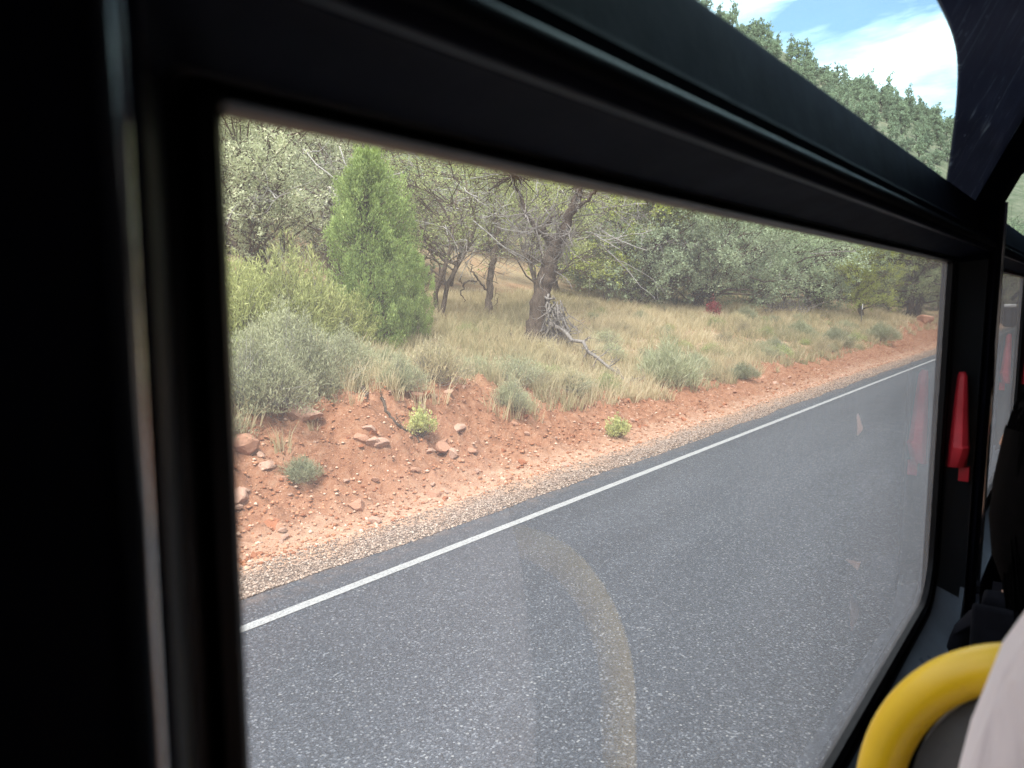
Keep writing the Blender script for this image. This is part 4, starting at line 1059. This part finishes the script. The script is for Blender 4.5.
seat(1.32, -.78, .128, -.46, 'black seat back in front of the dark-haired passenger', False)
seat(-.30, -.78, .128, -.40, 'seat of the passenger in the pinkish white top', False)
for xx in (2.12, 2.9):
    seat(xx, -.78, .128, -.46, 'dark double seat further forward along the window side', False, 'seats further forward')

# people ------------------------------------------------------------
SKIN = simple('skin', (.52, .30, .21), .5, .4, .08, 10)
SHIRT = simple('pinkish_white_cotton', (.74, .66, .68), .9, .2, .05, 7, .5, bscale=900, sheen=.3)
_nt = SHIRT.node_tree; _tc = N(_nt, 'ShaderNodeTexCoord').outputs['Object']; _mp = N(_nt, 'ShaderNodeMapping'); _mp.inputs['Scale'].default_value = (1, 1, .35); _mp.inputs['Rotation'].default_value = (.5, .3, 0); _nt.links.new(_tc, _mp.inputs[0])
_b = _nt.nodes['Principled BSDF']; _prev = _b.inputs['Normal'].links[0].from_socket; bump(_nt, noise(_nt, _mp.outputs[0], 22, 2, .4, 1.2), .8, .012, _b, _prev)
HAIRM = simple('dark_brown_hair', (.0014, .0011, .0013), .8, .03, .5, 60)
TROUS = simple('dark_trousers', (.03, .035, .05), .9, .2, .2, 9)
EYEM = simple('eye_white', (.7, .7, .7), .3); IRIS = simple('iris', (.05, .03, .02), .2); LIPM = simple('lips', (.4, .16, .14), .45)
def skin_obj(name, pts, edges, rad, m, parent, lv=2, rootv=0):
    me = bpy.data.meshes.new(name); me.from_pydata([tuple(map(float, p)) for p in pts], edges, []); me.update()
    o = bpy.data.objects.new(name, me); C.objects.link(o); o.parent = parent
    s = o.modifiers.new('skin', 'SKIN'); s.use_smooth_shade = True
    for i_, v in enumerate(me.skin_vertices[0].data):
        r_ = rad[i_]; v.radius = (r_, r_) if not hasattr(r_, '__len__') else r_; v.use_root = (i_ == rootv)
    sb = o.modifiers.new('sub', 'SUBSURF'); sb.levels = sb.render_levels = lv
    me.materials.append(m); return o
def chain(pts, rad, start=0): return pts, [(start+i_, start+i_+1) for i_ in range(len(pts)-1)], rad
def person(label, hip, sh, head, lsh, lel, lha, rsh, rel, rha, knee_dx, shirt, hair_len):
    """seated figure facing +X. All points in world coordinates."""
    hip, sh, head = map(lambda v: np.array(v, float), (hip, sh, head))
    root = empty('person', (hip[0], hip[1], FL), 0, label, 'person'); o0 = np.array([hip[0], hip[1], FL])
    L = lambda v: np.array(v, float)-o0
    neck = sh+(head-sh)*.45
    kneeL = hip+np.array([knee_dx, .10, .03]); kneeR = hip+np.array([knee_dx, -.10, .03])
    ftL = np.array([kneeL[0]-.03, kneeL[1], FL+.09]); ftR = np.array([kneeR[0]-.03, kneeR[1], FL+.09])
    # body: one continuous skin
    pts = [L(hip), L(hip*.55+sh*.45), L(hip*.2+sh*.8), L(sh), L(neck), L(head+np.array([-.02, 0, -.075])), L(head+np.array([-.01, 0, .0])), L(head+np.array([-.005, 0, .055])),
           L(hip+np.array([.04, .09, 0])), L(kneeL), L((kneeL+ftL)/2), L(ftL), L(ftL+np.array([.14, .0, -.045])),
           L(hip+np.array([.04, -.09, 0])), L(kneeR), L((kneeR+ftR)/2), L(ftR), L(ftR+np.array([.14, 0, -.045])),
           L(lsh), L(lel), L(lha), L(rsh), L(rel), L(rha)]
    ed = [(0, 1), (1, 2), (2, 3), (3, 4), (4, 5), (5, 6), (6, 7), (0, 8), (8, 9), (9, 10), (10, 11), (11, 12), (0, 13), (13, 14), (14, 15), (15, 16), (16, 17), (3, 18), (18, 19), (19, 20), (3, 21), (21, 22), (22, 23)]
    rd = [(.13, .11), (.12, .095), (.125, .10), (.085, .08), .052, .066, .088, .075, .085, .062, .05, .042, .035, .085, .062, .05, .042, .035, .054, .04, .026, .054, .04, .026]
    skin_obj('body', pts, ed, rd, SKIN, root)
    # garments over it
    p2 = [pts[i_] for i_ in (0, 1, 2, 3)]+[pts[18], pts[19], pts[21], pts[22], L(sh+(neck-sh)*.75), pts[20]*.85+pts[19]*.15, pts[23]*.85+pts[22]*.15]
    e2 = [(0, 1), (1, 2), (2, 3), (3, 4), (4, 5), (3, 6), (6, 7), (3, 8), (5, 9), (7, 10)]
    skin_obj('shirt', p2, e2, [(.155, .13), (.145, .115), (.148, .12), (.10, .092), .116, .085, .105, .08, .070, .046, .046], shirt, root)
    p3 = [pts[0], pts[8], pts[9], pts[10], pts[11]+np.array([0, 0, .03]), pts[13], pts[14], pts[15], pts[16]+np.array([0, 0, .03])]
    skin_obj('trousers', p3, [(0, 1), (1, 2), (2, 3), (3, 4), (0, 5), (5, 6), (6, 7), (7, 8)], [(.145, .12), .098, .076, .066, .06, .098, .076, .066, .06], TROUS, root)
    # hands
    for sgn, hp, ep in ((1, lha, lel), (-1, rha, rel)):
        hp = np.array(hp, float); fd = hp-np.array(ep, float); fd /= np.linalg.norm(fd); sd = np.cross(fd, [0, 0, 1.]); sd /= np.linalg.norm(sd); dn = np.cross(sd, fd)
        pp = [L(hp-fd*.02), L(hp+fd*.035), L(hp+fd*.075)]; ee = [(0, 1), (1, 2)]; rr = [(.026, .018), (.036, .016), (.036, .014)]
        hnd = skin_obj('hand', pp, ee, rr, SKIN, root, 1)
        for f_, ln in ((-.027, .06), (-.009, .072), (.009, .068), (.027, .052)):
            b0 = hp+fd*.075+sd*f_; q = [L(b0-fd*.01), L(b0+fd*ln*.45-dn*.006*-1), L(b0+fd*ln*.75+dn*.018), L(b0+fd*ln*.9+dn*.034)]
            skin_obj('finger', q, [(0, 1), (1, 2), (2, 3)], [.0095, .009, .008, .006], SKIN, hnd, 1)
        b0 = hp+fd*.02-sd*.024*sgn; q = [L(b0), L(b0-sd*.02*sgn+fd*.02), L(b0-sd*.028*sgn+fd*.05+dn*.01)]
        skin_obj('thumb', q, [(0, 1), (1, 2)], [.013, .011, .008], SKIN, hnd, 1)
    # face
    H = head-o0
    for sy in (1, -1):
        m = MB(); m.tube([H+np.array([.070, .033*sy, .01]), H+np.array([.080, .033*sy, .01]), H+np.array([.086, .033*sy, .01])], [.015, .013, .006], 12); ey = m.build('eye', EYEM, root, True)
        m = MB(); m.tube([H+np.array([.084, .033*sy, .01]), H+np.array([.0885, .033*sy, .01])], [.006, .005], 10); m.build('iris', IRIS, ey, True)
        m = MB(); m.tube([H+np.array([.0, .078*sy, -.025]), H+np.array([-.002, .090*sy, .0]), H+np.array([-.006, .088*sy, .022])], [.010, .016, .010], 8); m.build('ear', SKIN, root, True)
    m = MB(); m.tube([H+np.array([.078, 0, .02]), H+np.array([.092, 0, -.005]), H+np.array([.102, 0, -.022]), H+np.array([.085, 0, -.032])], [.008, .011, .014, .008], 8); m.build('nose', SKIN, root, True)
    m = MB(); m.tube([H+np.array([.066, .024, -.052]), H+np.array([.080, 0, -.050]), H+np.array([.066, -.024, -.052])], [.004, .008, .004], 8); m.build('mouth', LIPM, root, True)
    # hair: cap + strands
    rngh = np.random.default_rng(3); m = MB()
    th = np.linspace(0, math.pi*.62, 12); V = []; Q = []
    for i_, a in enumerate(th):
        for j in range(24):
            b_ = j/24*2*math.pi; fr = max(0, math.cos(b_)); aa = a*(1-.34*fr)
            V.append(H+np.array([-.012, 0, .012])+np.array([math.sin(aa)*math.cos(b_)*.106, math.sin(aa)*math.sin(b_)*.094, math.cos(aa)*.122]))
    for i_ in range(11):
        for j in range(24): Q.append((i_*24+j, i_*24+(j+1) % 24, (i_+1)*24+(j+1) % 24, (i_+1)*24+j))
    m.add(V, None, Q)
    if hair_len > .15:
        lv = [(-.03, .03, .078, .097), (-.045, -.05, .078, .106), (-.055, -.11, .072, .108), (-.06, -.17, .06, .100), (-.062, -.22, .045, .08), (-.062, -hair_len*.97, .015, .035)]
        Vh = []
        for dx, dz, ra, rb in lv:
            for j in range(20): Vh.append(H+np.array([dx+ra*math.cos(j/20*6.2832), rb*math.sin(j/20*6.2832), dz]))
        m.add(Vh, [], [(i_*20+j, (i_+1)*20+j, (i_+1)*20+(j+1) % 20, i_*20+(j+1) % 20) for i_ in range(5) for j in range(20)])
    for q in range(1300 if hair_len > .15 else 420):
        b_ = rngh.uniform(.32*math.pi, 1.68*math.pi); a = rngh.uniform(.15, .62)*math.pi
        p = H+np.array([-.012+math.sin(a)*math.cos(b_)*.107, math.sin(a)*math.sin(b_)*.095, .012+math.cos(a)*.123])
        wv = rngh.uniform(-.012, .012); ln = hair_len*rngh.uniform(.75, 1.05)
        pe = H+np.array([-.085+.03*math.cos(b_)+rngh.normal()*.012, math.sin(b_)*(.085 if hair_len < .15 else .06)+wv, -ln])
        pm = H+np.array([-.03+math.cos(b_)*.105, math.sin(b_)*.103+wv, -.07])
        if ln < .12: pe = pm*.5+pe*.5
        tt = np.linspace(0, 1, 8)[:, None]; Pq = (1-tt)**2*p+2*tt*(1-tt)*pm+tt**2*pe
        m.tube(Pq, np.linspace(.0022, .0010, 8), 3, cap=False)
    m.build('hair', HAIRM, root, True)
    return root
# neighbour leaning forward, only the left shoulder shows
person('passenger in a pinkish white long-sleeved top, only shoulder and sleeve in view', (.06, -.30, FL+.60), (.44, -.20, Z0-.205), (.60, -.215, Z0+.02),
       (.50, -.044, Z0-.190), (.515, -.018, Z0-.53), (.42, -.10, Z0-.74), (.42, -.37, Z0-.24), (.46, -.42, Z0-.52), (.42, -.24, Z0-.735), .42, SHIRT, .06)
person('passenger with long dark brown hair sitting beside the window ahead', (1.58, -.02, FL+.55), (1.44, -.02, Z0-.55), (1.45, .012, Z0-.236),
       (1.47, .085, Z0-.62), (1.64, .095, Z0-.86), (1.85, .05, Z0-.78), (1.44, -.17, Z0-.60), (1.62, -.19, Z0-.82), (1.85, -.09, Z0-.78), .42, simple('black_jacket', (.006, .006, .009), .9, .1), .27)
